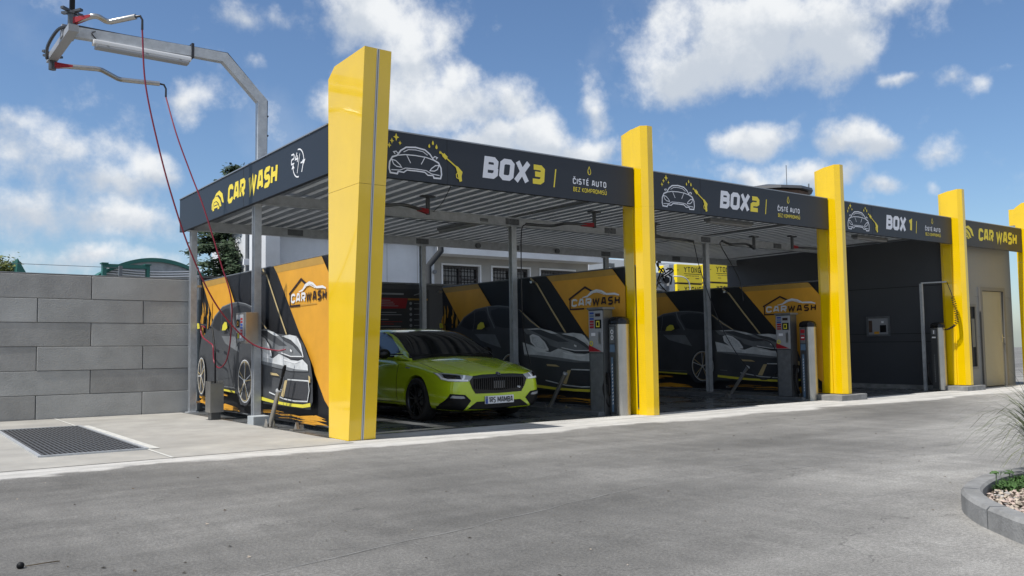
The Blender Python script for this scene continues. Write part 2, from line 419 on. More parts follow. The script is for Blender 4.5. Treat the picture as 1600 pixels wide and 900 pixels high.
# ------------------------------------------------------------------ ground
def yard_material(key='yard', strip=False):
    m = bpy.data.materials.new(key+'_surface'); m.use_nodes = True; MATS[key] = m
    nt = m.node_tree; n = nt.nodes; l = nt.links; p = n['Principled BSDF']; p.inputs['Roughness'].default_value = .85
    g = n.new('ShaderNodeNewGeometry')
    def noise(s, d, r=.6, sc3=None):
        t = n.new('ShaderNodeTexNoise'); t.inputs['Scale'].default_value = s; t.inputs['Detail'].default_value = d; t.inputs['Roughness'].default_value = r
        if sc3:
            mp = n.new('ShaderNodeMapping'); mp.inputs['Scale'].default_value = sc3[0]; mp.inputs['Rotation'].default_value = (0, 0, R(sc3[1]))
            l.new(g.outputs['Position'], mp.inputs[0]); l.new(mp.outputs[0], t.inputs['Vector'])
        else: l.new(g.outputs['Position'], t.inputs['Vector'])
        return t.outputs[0]
    def rng(v, a, b, c, d):
        r = n.new('ShaderNodeMapRange'); r.interpolation_type = 'SMOOTHSTEP'; l.new(v, r.inputs[0])
        for i, q in enumerate((a, b, c, d)): r.inputs[i+1].default_value = q
        return r.outputs[0]
    def mul(a, b, op='MULTIPLY'):
        q = n.new('ShaderNodeMath'); q.operation = op
        for i, v in enumerate((a, b)):
            if isinstance(v, (int, float)): q.inputs[i].default_value = v
            else: l.new(v, q.inputs[i])
        return q.outputs[0]
    big = rng(noise(.22, 7, .6), .40, .60, .80, 1.16)
    sweep = rng(noise(.9, 6, .6, ((.35, 1.8, 1), 28)), .35, .65, .86, 1.12)
    sweep2 = rng(noise(2.2, 5, .65, ((2.4, .3, 1), -38)), .4, .68, .95, 1.06)
    mid = rng(noise(3, 8, .7), .3, .7, .90, 1.10)
    fine = rng(noise(60, 4, .85), .30, .70, .66, 1.34)
    finer = rng(noise(240, 2, .8), .3, .7, .86, 1.16)
    v = mul(mul(mul(mul(mul(big, sweep), mid), fine), sweep2), finer)
    # worn dusty patches and pale scuffs
    sc1 = rng(noise(1.1, 9, .75, ((.7, 1.6, 1), 40)), .60, .74, 0, .5)
    gran = rng(noise(150, 2, .7), .52, .64, 0, 1)
    v = mul(v, mul(1.0, mul(mul(sc1, gran), .8), 'ADD'))
    # dark aggregate specks
    vo = n.new('ShaderNodeTexVoronoi'); vo.inputs['Scale'].default_value = 9; l.new(g.outputs['Position'], vo.inputs['Vector'])
    v = mul(v, rng(vo.outputs[0], .02, .045, .45, 1))
    # hairline cracks
    vc = n.new('ShaderNodeTexVoronoi'); vc.feature = 'DISTANCE_TO_EDGE'; vc.inputs['Scale'].default_value = .38
    wv = n.new('ShaderNodeTexNoise'); wv.inputs['Scale'].default_value = 3; wv.inputs['Detail'].default_value = 6; l.new(g.outputs['Position'], wv.inputs['Vector'])
    ad = n.new('ShaderNodeVectorMath'); ad.operation = 'MULTIPLY_ADD'; l.new(wv.outputs[1], ad.inputs[0]); ad.inputs[1].default_value = (.5, .5, .5); l.new(g.outputs['Position'], ad.inputs[2])
    l.new(ad.outputs[0], vc.inputs['Vector'])
    crk = rng(vc.outputs[0], .0, .003, .62, 1)
    msk = rng(noise(.5, 3), .5, .56, 1, 0)
    v = mul(v, mul(crk, msk, 'MAXIMUM'))
    # the lane near the planter and the far left corner is paler, dustier concrete
    s = n.new('ShaderNodeSeparateXYZ'); l.new(g.outputs['Position'], s.inputs[0])
    pale = rng(mul(mul(s.outputs[1], -1.0), mul(s.outputs[0], .35), 'ADD'), 5.0, 7.2, .93, 1.60)
    v = mul(v, pale)
    sc = n.new('ShaderNodeVectorMath'); sc.operation = 'SCALE'; sc.inputs[0].default_value = (.174, .169, .157); l.new(v, sc.inputs['Scale'])
    l.new(sc.outputs[0], p.inputs['Base Color'])
    if strip:      # pale new concrete whose lower edge is worn and dusty
        edge = mul(mul(mul(noise(.55, 3), -.5, 'ADD'), 1.1), mul(mul(noise(5, 8, .7), -.5, 'ADD'), .45), 'ADD')
        f = rng(mul(s.outputs[1], edge, 'ADD'), -1.24, -1.02, 0, 1)
        f2 = mul(rng(mul(s.outputs[1], edge, 'ADD'), -1.75, -1.2, 0, .35), gran)
        strip_tone = n.new('ShaderNodeVectorMath'); strip_tone.operation = 'SCALE'; strip_tone.inputs[0].default_value = (.50, .49, .465)
        l.new(mul(mul(fine, .22), mul(mul(mid, .78), mul(rng(noise(1.3, 8, .7, ((.5, 3, 1), 2)), .35, .6, .72, 1.08), 1.0), 'MULTIPLY'), 'ADD'), strip_tone.inputs['Scale'])
        mi = n.new('ShaderNodeMix'); mi.data_type = 'RGBA'; l.new(mul(f, f2, 'MAXIMUM'), mi.inputs[0]); l.new(sc.outputs[0], mi.inputs[6]); l.new(strip_tone.outputs[0], mi.inputs[7])
        l.new(mi.outputs[2], p.inputs['Base Color'])
    b = n.new('ShaderNodeBump'); b.inputs['Strength'].default_value = .55; b.inputs['Distance'].default_value = .012
    l.new(mul(fine, mul(crk, msk, 'MAXIMUM')), b.inputs['Height']); l.new(b.outputs[0], p.inputs['Normal'])
yard_material(); yard_material('strip', True)
def sheet(bm, pts, dz):
    f = bm.faces.new([bm.verts.new((x, y, gz(x, y)+dz)) for x, y in pts]); 
    if f.normal.z < 0: f.normal_flip()
    return f
bm = nb(); sheet(bm, [(-600, -600), (900, -600), (900, 900), (-600, 900)], 0); struct('yard', bm, 'yard')
# pale concrete strip along the front, its lower edge a little ragged
rnd = random.Random(3)
bm = nb(); bm.faces.new([bm.verts.new((x, y, gz(x, y)+d)) for x, y, d in ((-12, -2.1, .0004), (24, -2.1, .0004), (24, -1.6, .004), (-12, -1.6, .004))]); sheet(bm, [(-12, -1.6), (24, -1.6), (24, -.33), (-.1, -.33), (-.1, -.60), (-12, -.72)], .004); struct('concrete_strip', bm, 'strip')
bm = nb(); sheet(bm, [(-12, -.73), (-.1, -.61), (-.1, 6.4), (-12, 6.4)], .008); struct('concrete_pad', bm, 'pad_concrete')
bm = nb(); sheet(bm, [(-.09, -.34), (19.6, -.34), (19.6, .1), (-.09, .1)], .006); struct('bay_apron', bm, 'strip')
bm = nb(); sheet(bm, [(-.09, .11), (15.7, .11), (15.7, 6.7), (-.09, 6.7)], .006); struct('bay_floor', bm, 'wet_floor')
# joints cut in the slabs
bm = nb()
def joint(bm, a, b, w, dz):
    a, b = Vector(a), Vector(b); d = (b-a).normalized(); s = Vector((-d.y, d.x))*w/2
    sheet(bm, [tuple(a+s), tuple(b+s), tuple(b-s), tuple(a-s)], dz)
joint(bm, (-2.1, -.65), (-2.1, .36), .03, .0125); joint(bm, (-2.13, 4.34), (-2.13, 6.4), .03, .0125); joint(bm, (-2.03, .36), (-2.03, 4.4), .12, .0135)
struct('slab_joint', bm, 'white_line')
bm = nb()
for a, b, w in [((.2, 3.3), (15.5, 3.3), .03), ((2.6, .2), (2.6, 6.6), .03), ((7.8, .2), (7.8, 6.6), .03), ((13, .2), (13, 6.6), .03), ((.4, .9), (4.6, .9), .05), ((5.6, 1.1), (10, 1.1), .05)]:
    joint(bm, a, b, w, .0105)
struct('floor_marking', bm, 'galv_dark')
bm = nb()
for a, b, w in [((-3.04, -5.59), (.16, -4.96), .006), ((.16, -4.96), (2.95, -5.19), .006), ((1.58, -6.41), (.9, -6.25), .006), ((3.4, -6.21), (6.6, -5.1), .010), ((3.9, -5.5), (2.9, -5.2), .008), ((1.37, -4.7), (5.4, -5.3), .008)]:
    a, b = Vector(a), Vector(b); n_ = 14; pts = [a.lerp(b, i/n_)+Vector((0, rnd.uniform(-.025, .025))) for i in range(n_+1)]
    for p, q in zip(pts, pts[1:]):
        joint(bm, p, q+(q-p)*.04, w*rnd.uniform(.5, 1.2), .0045)
struct('crack', bm, 'curb')
# grating over a flat black sheet that paints the shade below the bars
t = thing('drain_grate', 'long dark steel drain grating set in the pale concrete below the block wall', 'grating', (-2.63, 2.35, gz(-2.6, 2.3)))
bm = nb(); sheet(bm, [(-3.12, .36), (-2.13, .36), (-2.13, 4.3), (-3.12, 4.3)], .011); link_mesh('pit_shade', bm, 'pit_shade', t)
bm = nb()
y = .38
while y < 4.28:
    z = gz(-2.6, y)+.013; box(bm, -3.12, -2.13, y, y+.030, z, z+.004); y += .30
for x in [-3.10+.0475*i for i in range(21)]:
    beam(bm, (x, .36, gz(x, .36)+.0195), (x, 4.3, gz(x, 4.3)+.0195), .019, .008)
link_mesh('grating', bm, 'grate', t)
bm = nb()
for a, b in (((-3.14, .34), (-2.11, .34)), ((-3.14, 4.32), (-2.11, 4.32)), ((-3.14, .34), (-3.14, 4.32)), ((-2.11, .34), (-2.11, 4.32))):
    beam(bm, (*a, gz(*a)+.012), (*b, gz(*b)+.012), .035, .03)
link_mesh('frame', bm, 'galv', t)

# ------------------------------------------------------------------ concrete block wall
t = thing('block_wall', 'grey wall of large stacked concrete blocks in six courses left of the canopy', 'wall', (-2.5, 6.7, 0))
BL = 1.655
for k in range(6):
    x = .02 if k % 2 else .02-.0
    edges = []
    first = 1.64 if k % 2 else .80
    xs = [.04, .04-first]
    while xs[-1] > -9: xs.append(xs[-1]-BL)
    for a, b in zip(xs, xs[1:]):
        bm = nb(); z0 = -.075+.404*k; j = rnd.uniform(-.006, .006)
        box(bm, b+.006, a-.006, 6.43+j, 6.83+j, z0, z0+.397, bev=.010)
        for v_ in bm.verts: v_.co.z -= .01*(v_.co.x+1.5)
        link_mesh('block', bm, rnd.choice(('block', 'block', 'block_pale', 'block_dark')), t)
bm = nb(); box(bm, -9.6, .02, 6.47, 6.80, -.2, 2.33); link_mesh('core', bm, 'galv_dark', t)
bm = nb(); box(bm, -9.6, .03, 6.45, 6.83, 2.354, 2.366)
for v_ in bm.verts: v_.co.z -= .01*(v_.co.x+1.5)
link_mesh('coping', bm, 'fascia_trim', t)

# ------------------------------------------------------------------ canopy (roof, fascias, posts, beams move together)
canopy = thing('car_wash_canopy', 'long flat steel canopy with dark lettered fascias over three wash bays', 'canopy', (7.8, 3.2, -.1))
ZT, ZB = 3.85, 3.24
YG = 'lettering_yellow'; WH = 'lettering_white'
def fasc(x0, x1):
    bm = nb(); box(bm, x0, x1, 0, .07, ZB, ZT)
    f = link_mesh('fascia', bm, 'fascia', canopy)
    bm = nb(); box(bm, x0, x1, -.006, .09, ZT+.001, ZT+.018); link_mesh('trim', bm, 'fascia_trim', f)
    bm = nb(); 
    x = x0+1.0
    n_ = max(1, round((x1-x0)/1.6))
    bm.free()
    for xx in ((x0+1.30,) if n_ > 2 else ()):
        bm = nb(); box(bm, xx-.003, xx+.003, -.0016, .0, ZB, ZT); link_mesh('seam', bm, 'anthracite_groove', f)
    return f
FR = lambda u, v, h: (u, -h, v)
def drop(pr, u, v, s, m, w=0):
    pts = [(u, v+s), (u+.32*s, v+.35*s), (u+.36*s, v-.05*s), (u+.2*s, v-.35*s), (u, v-.42*s), (u-.2*s, v-.35*s), (u-.36*s, v-.05*s), (u-.32*s, v+.35*s)]
    if w: pr.line(pts, w, m, closed=True)
    else: pr.poly(pts, m)
def star(pr, u, v, s, m): pr.poly([(u, v+s), (u+.25*s, v+.25*s), (u+.8*s, v), (u+.25*s, v-.25*s), (u, v-s), (u-.25*s, v-.25*s), (u-.8*s, v), (u-.25*s, v+.25*s)], m)
def bay_sign(f, xo, digit):
    """xo = x of the left edge of the car drawing."""
    pr = Print(FR); S = .79; z0 = 3.33
    P = lambda l: [(xo+a*S, z0+b*S) for a, b in l]
    Mi = lambda l: [(1-a, b) for a, b in l]
    w = .016
    pr.line(P([(.15, .27), (.22, .36), (.32, .425), (.5, .445), (.68, .425), (.78, .36), (.85, .27)]), w*1.2, WH)
    pr.line(P([(.27, .34), (.36, .39), (.5, .402), (.64, .39), (.73, .34)]), w*.6, WH)
    pr.line(P([(.15, .27), (.3, .30), (.5, .308), (.7, .30), (.85, .27)]), w*.8, WH)
    for q in (lambda l: l, Mi):
        pr.line(P(q([(.15, .27), (.06, .235), (.01, .15), (.0, .04), (.02, -.03), (.15, -.035), (.165, .005)])), w*1.3, WH)
        pr.line(P(q([(.05, .19), (.12, .18), (.2, .12), (.23, .08), (.14, .085), (.08, .12)])), w*.8, WH, closed=True)
        pr.line(P(q([(.165, .005), (.27, .0), (.33, .045), (.5, .048)])), w, WH)
        pr.line(P(q([(.04, .02), (.2, .03), (.3, .075), (.5, .08)])), w*.7, WH)
        pr.line(P(q([(.33, .29), (.37, .22), (.40, .17)])), w*.7, WH)
        pr.line(P(q([(.11, .29), (.08, .32), (.13, .335), (.17, .30)])), w*.8, WH)
    for u, v, s in ((.05, .50, .05), (.13, .57, .07), (.2, .48, .04), (.0, .42, .05)): star(pr, xo+u*S, z0+v*S, s*S, YG)
    for u, v, s in ((.76, .49, .05), (.83, .55, .055), (.9, .49, .06), (.97, .41, .04)): drop(pr, xo+u*S, z0+v*S, s*S, YG)
    gp = lambda l: [(xo+a*S, z0+b*S) for a, b in l]
    for k in range(4): pr.line(gp([(.985+.03*k, .43-.02*k), (1.03+.02*k, .36-.015*k)]), w*.8, YG)
    pr.line(gp([(1.03, .39), (1.10, .33)]), w*3.5, YG); pr.line(gp([(1.10, .33), (1.30, .20)]), w*1.2, YG)
    pr.poly(gp([(1.27, .23), (1.33, .21), (1.42, .13), (1.40, .05), (1.41, -.03), (1.36, -.05), (1.33, .03), (1.31, .12)]), YG)
    pr.line(gp([(1.33, .12), (1.29, .07), (1.30, .02), (1.35, .0)]), w*.7, YG)
    pr.done('car_drawing', f)
    pr = Print(FR); b = xo+1.465
    text(pr, 'BOX', b, 3.395, .31, .80, .25, WH, slant=.13, gap=.10); pr.done('lettering', f); pr = Print(FR)
    text(pr, digit, b+.845 if digit != '1' else b+.93, 3.40, .285, .25 if digit != '1' else .13, .27, YG, slant=.10)
    s_ = b+1.275 if digit != '1' else b+1.24
    pr.done('bay_number', f); pr = Print(FR)
    pr.poly([(s_, 3.385), (s_+.022, 3.385), (s_+.062, 3.66), (s_+.04, 3.66)], YG); pr.done('slash', f); pr = Print(FR)
    text(pr, 'cISTe AUTO', b+1.66, 3.475, .092, .68, .19, WH, gap=.26)
    text(pr, 'BEZ KOMPROMISu', b+1.66, 3.362, .068, .68, .14, YG, gap=.22); pr.done('slogan', f); pr = Print(FR)
    drop(pr, b+1.995, 3.685, .085, YG, .012); pr.line([(b+1.975, 3.66), (b+1.985, 3.70)], .008, YG)
    pr.done('drop_mark', f)
f3 = fasc(.285, 5.115); bay_sign(f3, .70, '3')
f2 = fasc(5.42, 10.53); bay_sign(f2, 5.76, '2')
f1 = fasc(10.84, 15.58); bay_sign(f1, 11.22, '1')
f0 = fasc(15.89, 19.36)
def washmark(pr, u, v, s, m, back):
    """the dome shaped car mark, s = height"""
    P = lambda l: [(u+a*s*1.85, v+b*s) for a, b in l]
    pr.poly(P([(.0, .0), (.0, .32), (.12, .58), (.36, .72), (.62, .66), (.86, .38), (.98, .0), (.80, .02), (.70, .25), (.5, .42), (.25, .42), (.12, .22), (.10, .0)]), m)
    pr.poly(P([(.2, .55), (.45, .88), (.78, .98), (1.08, .72), (1.22, .15), (1.06, .2), (.92, .52), (.7, .74), (.42, .74)]), m)
    pr.poly(P([(.14, .02), (.16, .22), (.28, .37), (.48, .37), (.64, .22), (.74, .02)]), m)
    pr.line(P([(.22, .18), (.62, .18)]), s*.06, back)
    pr.poly(P([(.10, -.10), (.26, -.10), (.26, .02), (.10, .02)]), m); pr.poly(P([(.62, -.10), (.78, -.10), (.78, .02), (.62, .02)]), m)
pr = Print(FR); text(pr, 'CAR WASH', 16.92, 3.40, .31, 2.10, .25, YG, slant=.12); pr.done('lettering', f0); pr = Print(FR); washmark(pr, 16.00, 3.44, .30, YG, 'fascia'); pr.done('car_mark', f0)
# side fascia
bm = nb(); box(bm, -.07, 0, .16, 6.73, ZB, ZT)
fs = link_mesh('fascia', bm, 'fascia', canopy)
bm = nb(); box(bm, -.085, .02, .16, 6.735, ZT+.001, ZT+.018); link_mesh('trim', bm, 'fascia_trim', fs)
bm = nb(); box(bm, -.0716, -.07, 3.235, 3.245, ZB, ZT); link_mesh('seam', bm, 'anthracite_groove', fs)
SD = lambda u, v, h: (-.07-h, -u, v)
pr = Print(SD); text(pr, 'CAR WASH', -3.98, 3.385, .30, 2.12, .25, YG, slant=.14); pr.done('lettering', fs); pr = Print(SD); washmark(pr, -4.80, 3.40, .28, YG, 'fascia'); pr.done('car_mark', fs)
pr = Print(SD); cx_, cz_ = -1.09, 3.535
text(pr, '24', cx_-.25, cz_+.01, .15, .25, .14, 'white'); text(pr, '7', cx_+.07, cz_-.15, .15, .11, .14, 'white'); pr.line([(cx_-.04, cz_-.13), (cx_+.05, cz_+.12)], .014, 'white')
for a0, a1 in ((5, 95), (195, 275)):
    pts = [(cx_+.185*math.cos(R(a0+(a1-a0)*k/10)), cz_+.185*math.sin(R(a0+(a1-a0)*k/10))) for k in range(11)]
    pr.line(pts, .018, 'white')
    e = pts[0]; sg = -1 if a0 == 5 else 1
    pr.poly([(e[0]-.05, e[1]), (e[0]+.05, e[1]), (e[0], e[1]+sg*.06)], 'white')
pr.done('lettering', fs)
bm = nb(); box(bm, -.06, 15.7, 6.68, 6.73, 3.30, ZT); link_mesh('fascia', bm, 'fascia', canopy)
# corrugated roof sheet, ribs run front to back
def zroof(y): return 3.47-.008*y
bm = nb(); per = .25; x = .01; prof = []
while x < 15.80:
    prof += [(x, 0), (x+.10, 0), (x+.135, .075), (x+.215, .075)]; x += per
A = []; B = []
for (px, pz) in prof:
    A.append(bm.verts.new((px, .075, zroof(0)+pz))); B.append(bm.verts.new((px, 6.67, zroof(6.67)+pz)))
for i in range(len(A)-1): bm.faces.new((A[i], A[i+1], B[i+1], B[i]))
bmesh.ops.solidify(bm, geom=bm.faces[:], thickness=.002)
link_mesh('roof_sheet', bm, 'roof_sheet', canopy)
# edge angle: light steel line behind the fascia foot
bm = nb(); box(bm, .03, 15.6, .085, .12, 3.25, 3.29); link_mesh('edge_rail', bm, 'galv_dark', canopy)
def cbeam(y, z0, z1, x0=.05, x1=15.6):
    bm = nb(); box(bm, x0, x1, y-.035, y+.035, z0, z1); box(bm, x0, x1, y-.055, y-.035, z0, z0+.02); box(bm, x0, x1, y-.055, y-.035, z1-.02, z1)
    b = link_mesh('beam', bm, 'galv', canopy)
    for px in (2.0, 4.9, 7.4, 10.35, 13.0):
        bm = nb(); box(bm, px-.16, px+.16, y-.0375, y-.0352, z0+.03, z1-.025)
        for dx in (-.12, -.04, .04, .12):
            for dz in (.05, .12): tube(bm, [(px+dx, y-.036, z0+dz), (px+dx, y-.052, z0+dz)], .012, 6)
        link_mesh('bolted_plate', bm, 'galv_dark', b)
cbeam(3.0, 3.255, 3.42); cbeam(6.28, 3.23, 3.40)
bm = nb()
for px, py in ((.05, 6.28), (4.92, 3.0), (4.92, 6.28), (10.4, 3.0), (10.4, 6.28), (15.45, 3.0)):
    for s in (-1, 1): beam(bm, (px+s*.38, py, 3.25), (px+s*.05, py, 2.98), .05, .05) if False else None
bm.free()
for px, py, zt in ((.055, 6.28, 3.23), (.055, 3.0, 3.255), (4.92, 3.0, 3.255), (4.92, 6.28, 3.23), (10.38, 3.0, 3.255), (10.38, 6.28, 3.23), (15.5, 3.0, 3.255)):
    z = gz(px, py); bm = nb(); h = .055
    box(bm, px-h, px+h, py-h, py-h+.012, z+.012, zt); box(bm, px-h, px+h, py+h-.012, py+h, z+.012, zt); box(bm, px-.008, px+.008, py-h+.012, py+h-.012, z+.012, zt)
    box(bm, px-.1, px+.1, py-.1, py+.1, z+.006, z+.018)
    box(bm, px-.09, px+.09, py-.09, py+.09, zt-.014, zt-.001)
    p = link_mesh('post', bm, 'galv', canopy)
# long cross pieces from front to back over the posts
for px in (4.92, 10.38, 15.3):
    bm = nb(); box(bm, px-.04, px+.04, .13, 6.6, 3.421, 3.452); link_mesh('purlin', bm, 'galv_dark', canopy)
# round cable clamps and small fittings under the rear beam
for px in (6.35, 8.7):
    bm = nb(); tube(bm, [(px, 6.24, 3.30), (px, 6.18, 3.30)], .06, 14); link_mesh('cable_gland', bm, 'galv_dark', canopy)

# ------------------------------------------------------------------ yellow pillars
mat('channel_grey', (.5, .51, .52), .4, metal=.2)
def pillar_end(x0, x1, label, mirror=False, dy=0):
    cx, cy = (x0+x1)/2, -.1
    t = thing('yellow_pillar', label, 'pillar', (cx, cy, gz(cx, cy)))
    z0 = gz(cx, cy)+.012
    prof = [(-.40, z0), (.14, z0), (.15, 4.42), (-.03, 4.54), (-.85, 4.56)]
    yf = lambda z: -.40-(.45)*(z-z0)/(4.56-z0)
    bm = nb(); zs = 2.98
    prism(bm, [(-.40, z0), (.14, z0), (.147, zs-.002), (yf(zs-.002), zs-.002)], 'x', x0, x1)
    prism(bm, [(yf(zs+.002), zs+.002), (.147, zs+.002), (.15, 4.42), (-.03, 4.54), (-.85, 4.56)], 'x', x0, x1)
    if mirror: box(bm, x0+.01, x1-.01, .148, .30, 3.97, 4.40)
    link_mesh('shell', bm, 'yellow_gloss', t)
    bm = nb(); xm = (x0+x1)/2+.0
    prism(bm, [(yf(z0)-.006, z0), (yf(z0)+.02, z0), (-.83, 4.555), (-.856, 4.555)], 'x', xm-.016, xm+.016); link_mesh('channel', bm, 'channel_grey', t)
    bm = nb(); prism(bm, [(yf(z0)-.008, z0+.002), (yf(z0)-.004, z0+.002), (-.854, 4.553), (-.858, 4.553)], 'x', xm-.004, xm+.004); link_mesh('light_strip', bm, 'galv_dark', t)
    bm = nb(); box(bm, x0+.02, x1-.02, -.37, .12, z0-.012, z0-.001); link_mesh('foot', bm, 'black', t)
    return t
pillar_end(-.07, .28, 'tall yellow corner pillar widening upward, with a grey channel down its front', False)
pillar_end(19.38, 19.74, 'yellow pillar cut off by the right edge of the photo, past the door', True)
def pillar_mid(x0, label, plinth):
    w = .285; cx, cy = x0+w/2, -.1; g = gz(cx, cy); zp = g+.13 if plinth else g+.01
    t = thing('yellow_pillar', label, 'pillar', (cx, cy, g), 'yellow pillars standing between the bays')
    # plan of the folded sheet: flat side, narrow groove added for a dark shadow band, faceted nose
    plan = [(x0+.02, .30), (x0, .24), (x0, .05), (x0+.022, .045), (x0+.022, .015), (x0, .01), (x0, -.15), (x0+.085, -.225), (x0+.20, -.225), (x0+w, -.15), (x0+w, .30)]
    plant = [(x0+.02, .30), (x0, .24), (x0, .06), (x0+.001, .05), (x0+.001, .02), (x0, .01), (x0, -.15), (x0+.085, -.225), (x0+.20, -.225), (x0+w, -.15), (x0+w, .30)]
    bm = nb(); prism(bm, plan, 'z', zp, 3.22); link_mesh('shaft', bm, 'yellow_gloss', t)
    bm = nb(); prism(bm, plant, 'z', 3.221, 4.50)
    for v in bm.verts:
        if v.co.z > 4.4: v.co.z = 4.50+(.02 if v.co.y < 0 else (-.05 if v.co.y > .2 else 0))
    link_mesh('head', bm, 'yellow_gloss', t)
    bm = nb(); prism(bm, [(x0+.03, .28), (x0+.03, -.13), (x0+.1, -.21), (x0+w-.06, -.21), (x0+w-.02, .28)], 'z', zp-.012, zp-.001); link_mesh('foot', bm, 'black', t)
    if plinth:
        p = thing('plinth', plinth, 'plinth', (cx, cy, g), 'plinths under the yellow pillars')
        bm = nb(); box(bm, x0-.30, x0+w+.30, -.32, .34, g-.02, zp-.013, bev=.012); link_mesh('kerb_block', bm, 'curb', p)
pillar_mid(5.13, 'yellow faceted pillar between the bays marked 3 and 2, standing flat on the ground', None)
pillar_mid(10.55, 'yellow faceted pillar between the bays marked 2 and 1, on a concrete plinth', 'low concrete plinth under the yellow pillar between the bays marked 2 and 1')
pillar_mid(15.60, 'yellow faceted pillar between the bay marked 1 and the door, on a concrete plinth', 'low concrete plinth under the yellow pillar left of the beige door')

# ------------------------------------------------------------------ back wall of the bays
t = thing('back_wall', 'low dark grey panel wall closing the rear of the wash bays', 'wall', (7.8, 6.75, -.15))
bm = nb()
x = .25
while x < 15.5:
    box(bm, x+.004, min(x+1.2, 15.68)-.004, 6.50, 6.56, gz(x, 6.5)+.02, 2.38); x += 1.2
link_mesh('panel', bm, 'anthracite', t)
bm = nb(); box(bm, .22, 15.68, 6.47, 6.59, 2.381, 2.42); link_mesh('coping', bm, 'galv_dark', t)
bm = nb()
for x in (.3, 4.9, 10.3, 15.4): box(bm, x-.05, x+.05, 6.57, 6.67, gz(x, 6.5), 2.36)
link_mesh('stud', bm, 'galv_dark', t)
t = thing('info_board', 'dark instruction board with red and grey text lines on the rear wall', 'sign', (4.5, 6.49, 1.4))
bm = nb(); box(bm, 3.15, 5.2, 6.47, 6.495, 1.15, 2.28); link_mesh('panel', bm, 'print_black', t)
pr = Print(lambda u, v, h: (u, 6.47-h, v)); rr = random.Random(5)
pr.line([(3.25, 2.17), (4.55, 2.17)], .035, 'label_grey'); pr.poly([(3.2, 2.08), (4.65, 2.08), (4.6, 1.86), (3.2, 1.83)], 'red')
for k in range(4): pr.line([(3.25, 2.03-.04*k), (3.25+rr.uniform(.6, 1.2), 2.03-.04*k)], .012, 'label_grey')
for k in range(9): pr.line([(3.25, 1.77-.05*k), (3.25+rr.uniform(.6, 1.3), 1.77-.05*k)], .014, 'print_red' if k in (4, 5, 7) else 'label_grey')
for k in range(5):
    c = (4.72, 1.97-.12*k); pr.poly([(c[0]+.035*math.cos(a*.785), c[1]+.035*math.sin(a*.785)) for a in range(8)], 'label_grey'); pr.line([(4.8, c[1]), (5.12, c[1])], .014, 'label_grey')
pr.line([(4.65, 2.06), (5.15, 2.06)], .04, 'print_orange_hem'); pr.line([(4.8, 2.15), (4.95, 2.19), (5.12, 2.2)], .02, 'label_grey')
pr.done('printed_text', t)

# ------------------------------------------------------------------ technical building on the right
g15 = gz(15.7, 3)
tb = thing('technical_room', 'grey panelled technical room with a side door closing the right end of the canopy', 'building', (17.5, 3.5, g15))
bm = nb(); prism(bm, [(.33, g15-.02), (6.7, g15-.02), (6.7, 3.412), (.33, 3.463)], 'x', 15.72, 15.84); link_mesh('side_wall', bm, 'anthracite', tb)
bm = nb()
for z in (.95, 1.15, 2.30): box(bm, 15.715, 15.722, .34, 6.7, z, z+.012)
w_ = link_mesh('panel_joint', bm, 'anthracite_groove', tb)
bm = nb(); box(bm, 15.60, 15.72, .34, 6.6, g15-.02, g15+.12); link_mesh('base_kerb', bm, 'curb', tb)
bm = nb()
for x0, x1, z0, z1 in ((15.845, 16.62, gz(16, .3)-.02, 3.4), (16.62, 17.30, gz(16, .3)-.02, .30), (16.62, 17.30, 1.83, 3.4), (17.30, 17.56, gz(16, .3)-.03, 3.4), (17.56, 18.86, 2.27, 3.4), (18.86, 19.37, gz(17, .3)-.05, 3.4)):
    box(bm, x0, x1, .33, .42, z0, z1)
link_mesh('front_wall', bm, 'taupe', tb)
bm = nb()
for z in (1.05, 2.05): 
    box(bm, 15.85, 16.6, .327, .331, z, z+.008)
    box(bm, 17.31, 17.55, .327, .331, z, z+.008); box(bm, 18.87, 19.3, .327, .331, z, z+.008)
link_mesh('panel_joint', bm, 'taupe_frame', tb)
gd = gz(18.2, .3)
bm = nb(); 
box(bm, 17.52, 17.62, .29, .40, gd, 2.30); box(bm, 18.80, 18.90, .29, .40, gd, 2.30); box(bm, 17.62, 18.80, .29, .40, 2.21, 2.30)
d = link_mesh('door', bm, 'taupe_frame', tb)
bm = nb(); box(bm, 17.63, 18.79, .335, .385, gd+.02, 2.20, bev=.004); link_mesh('leaf', bm, 'door_beige', d)
bm = nb(); box(bm, 17.72, 18.70, .329, .3345, gd+.12, 2.10); box(bm, 17.63, 18.79, .331, .3343, 1.02, 1.03) ; link_mesh('leaf_panel', bm, 'door_beige', d)
bm = nb(); tube(bm, [(18.70, .33, 1.02), (18.70, .28, 1.02), (18.58, .28, 1.02)], .011); box(bm, 18.68, 18.72, .32, .334, .9, 1.1); link_mesh('handle', bm, 'steel', d)
bm = nb(); box(bm, 15.9, 19.3, .43, 6.5, 3.3, 3.38); link_mesh('roof', bm, 'galv_dark', tb)
bm = nb(); box(bm, 19.3, 19.37, .43, 6.6, g15-.05, 3.4); box(bm, 15.85, 19.3, 6.5, 6.6, g15-.05, 3.4); link_mesh('rear_wall', bm, 'anthracite', tb)
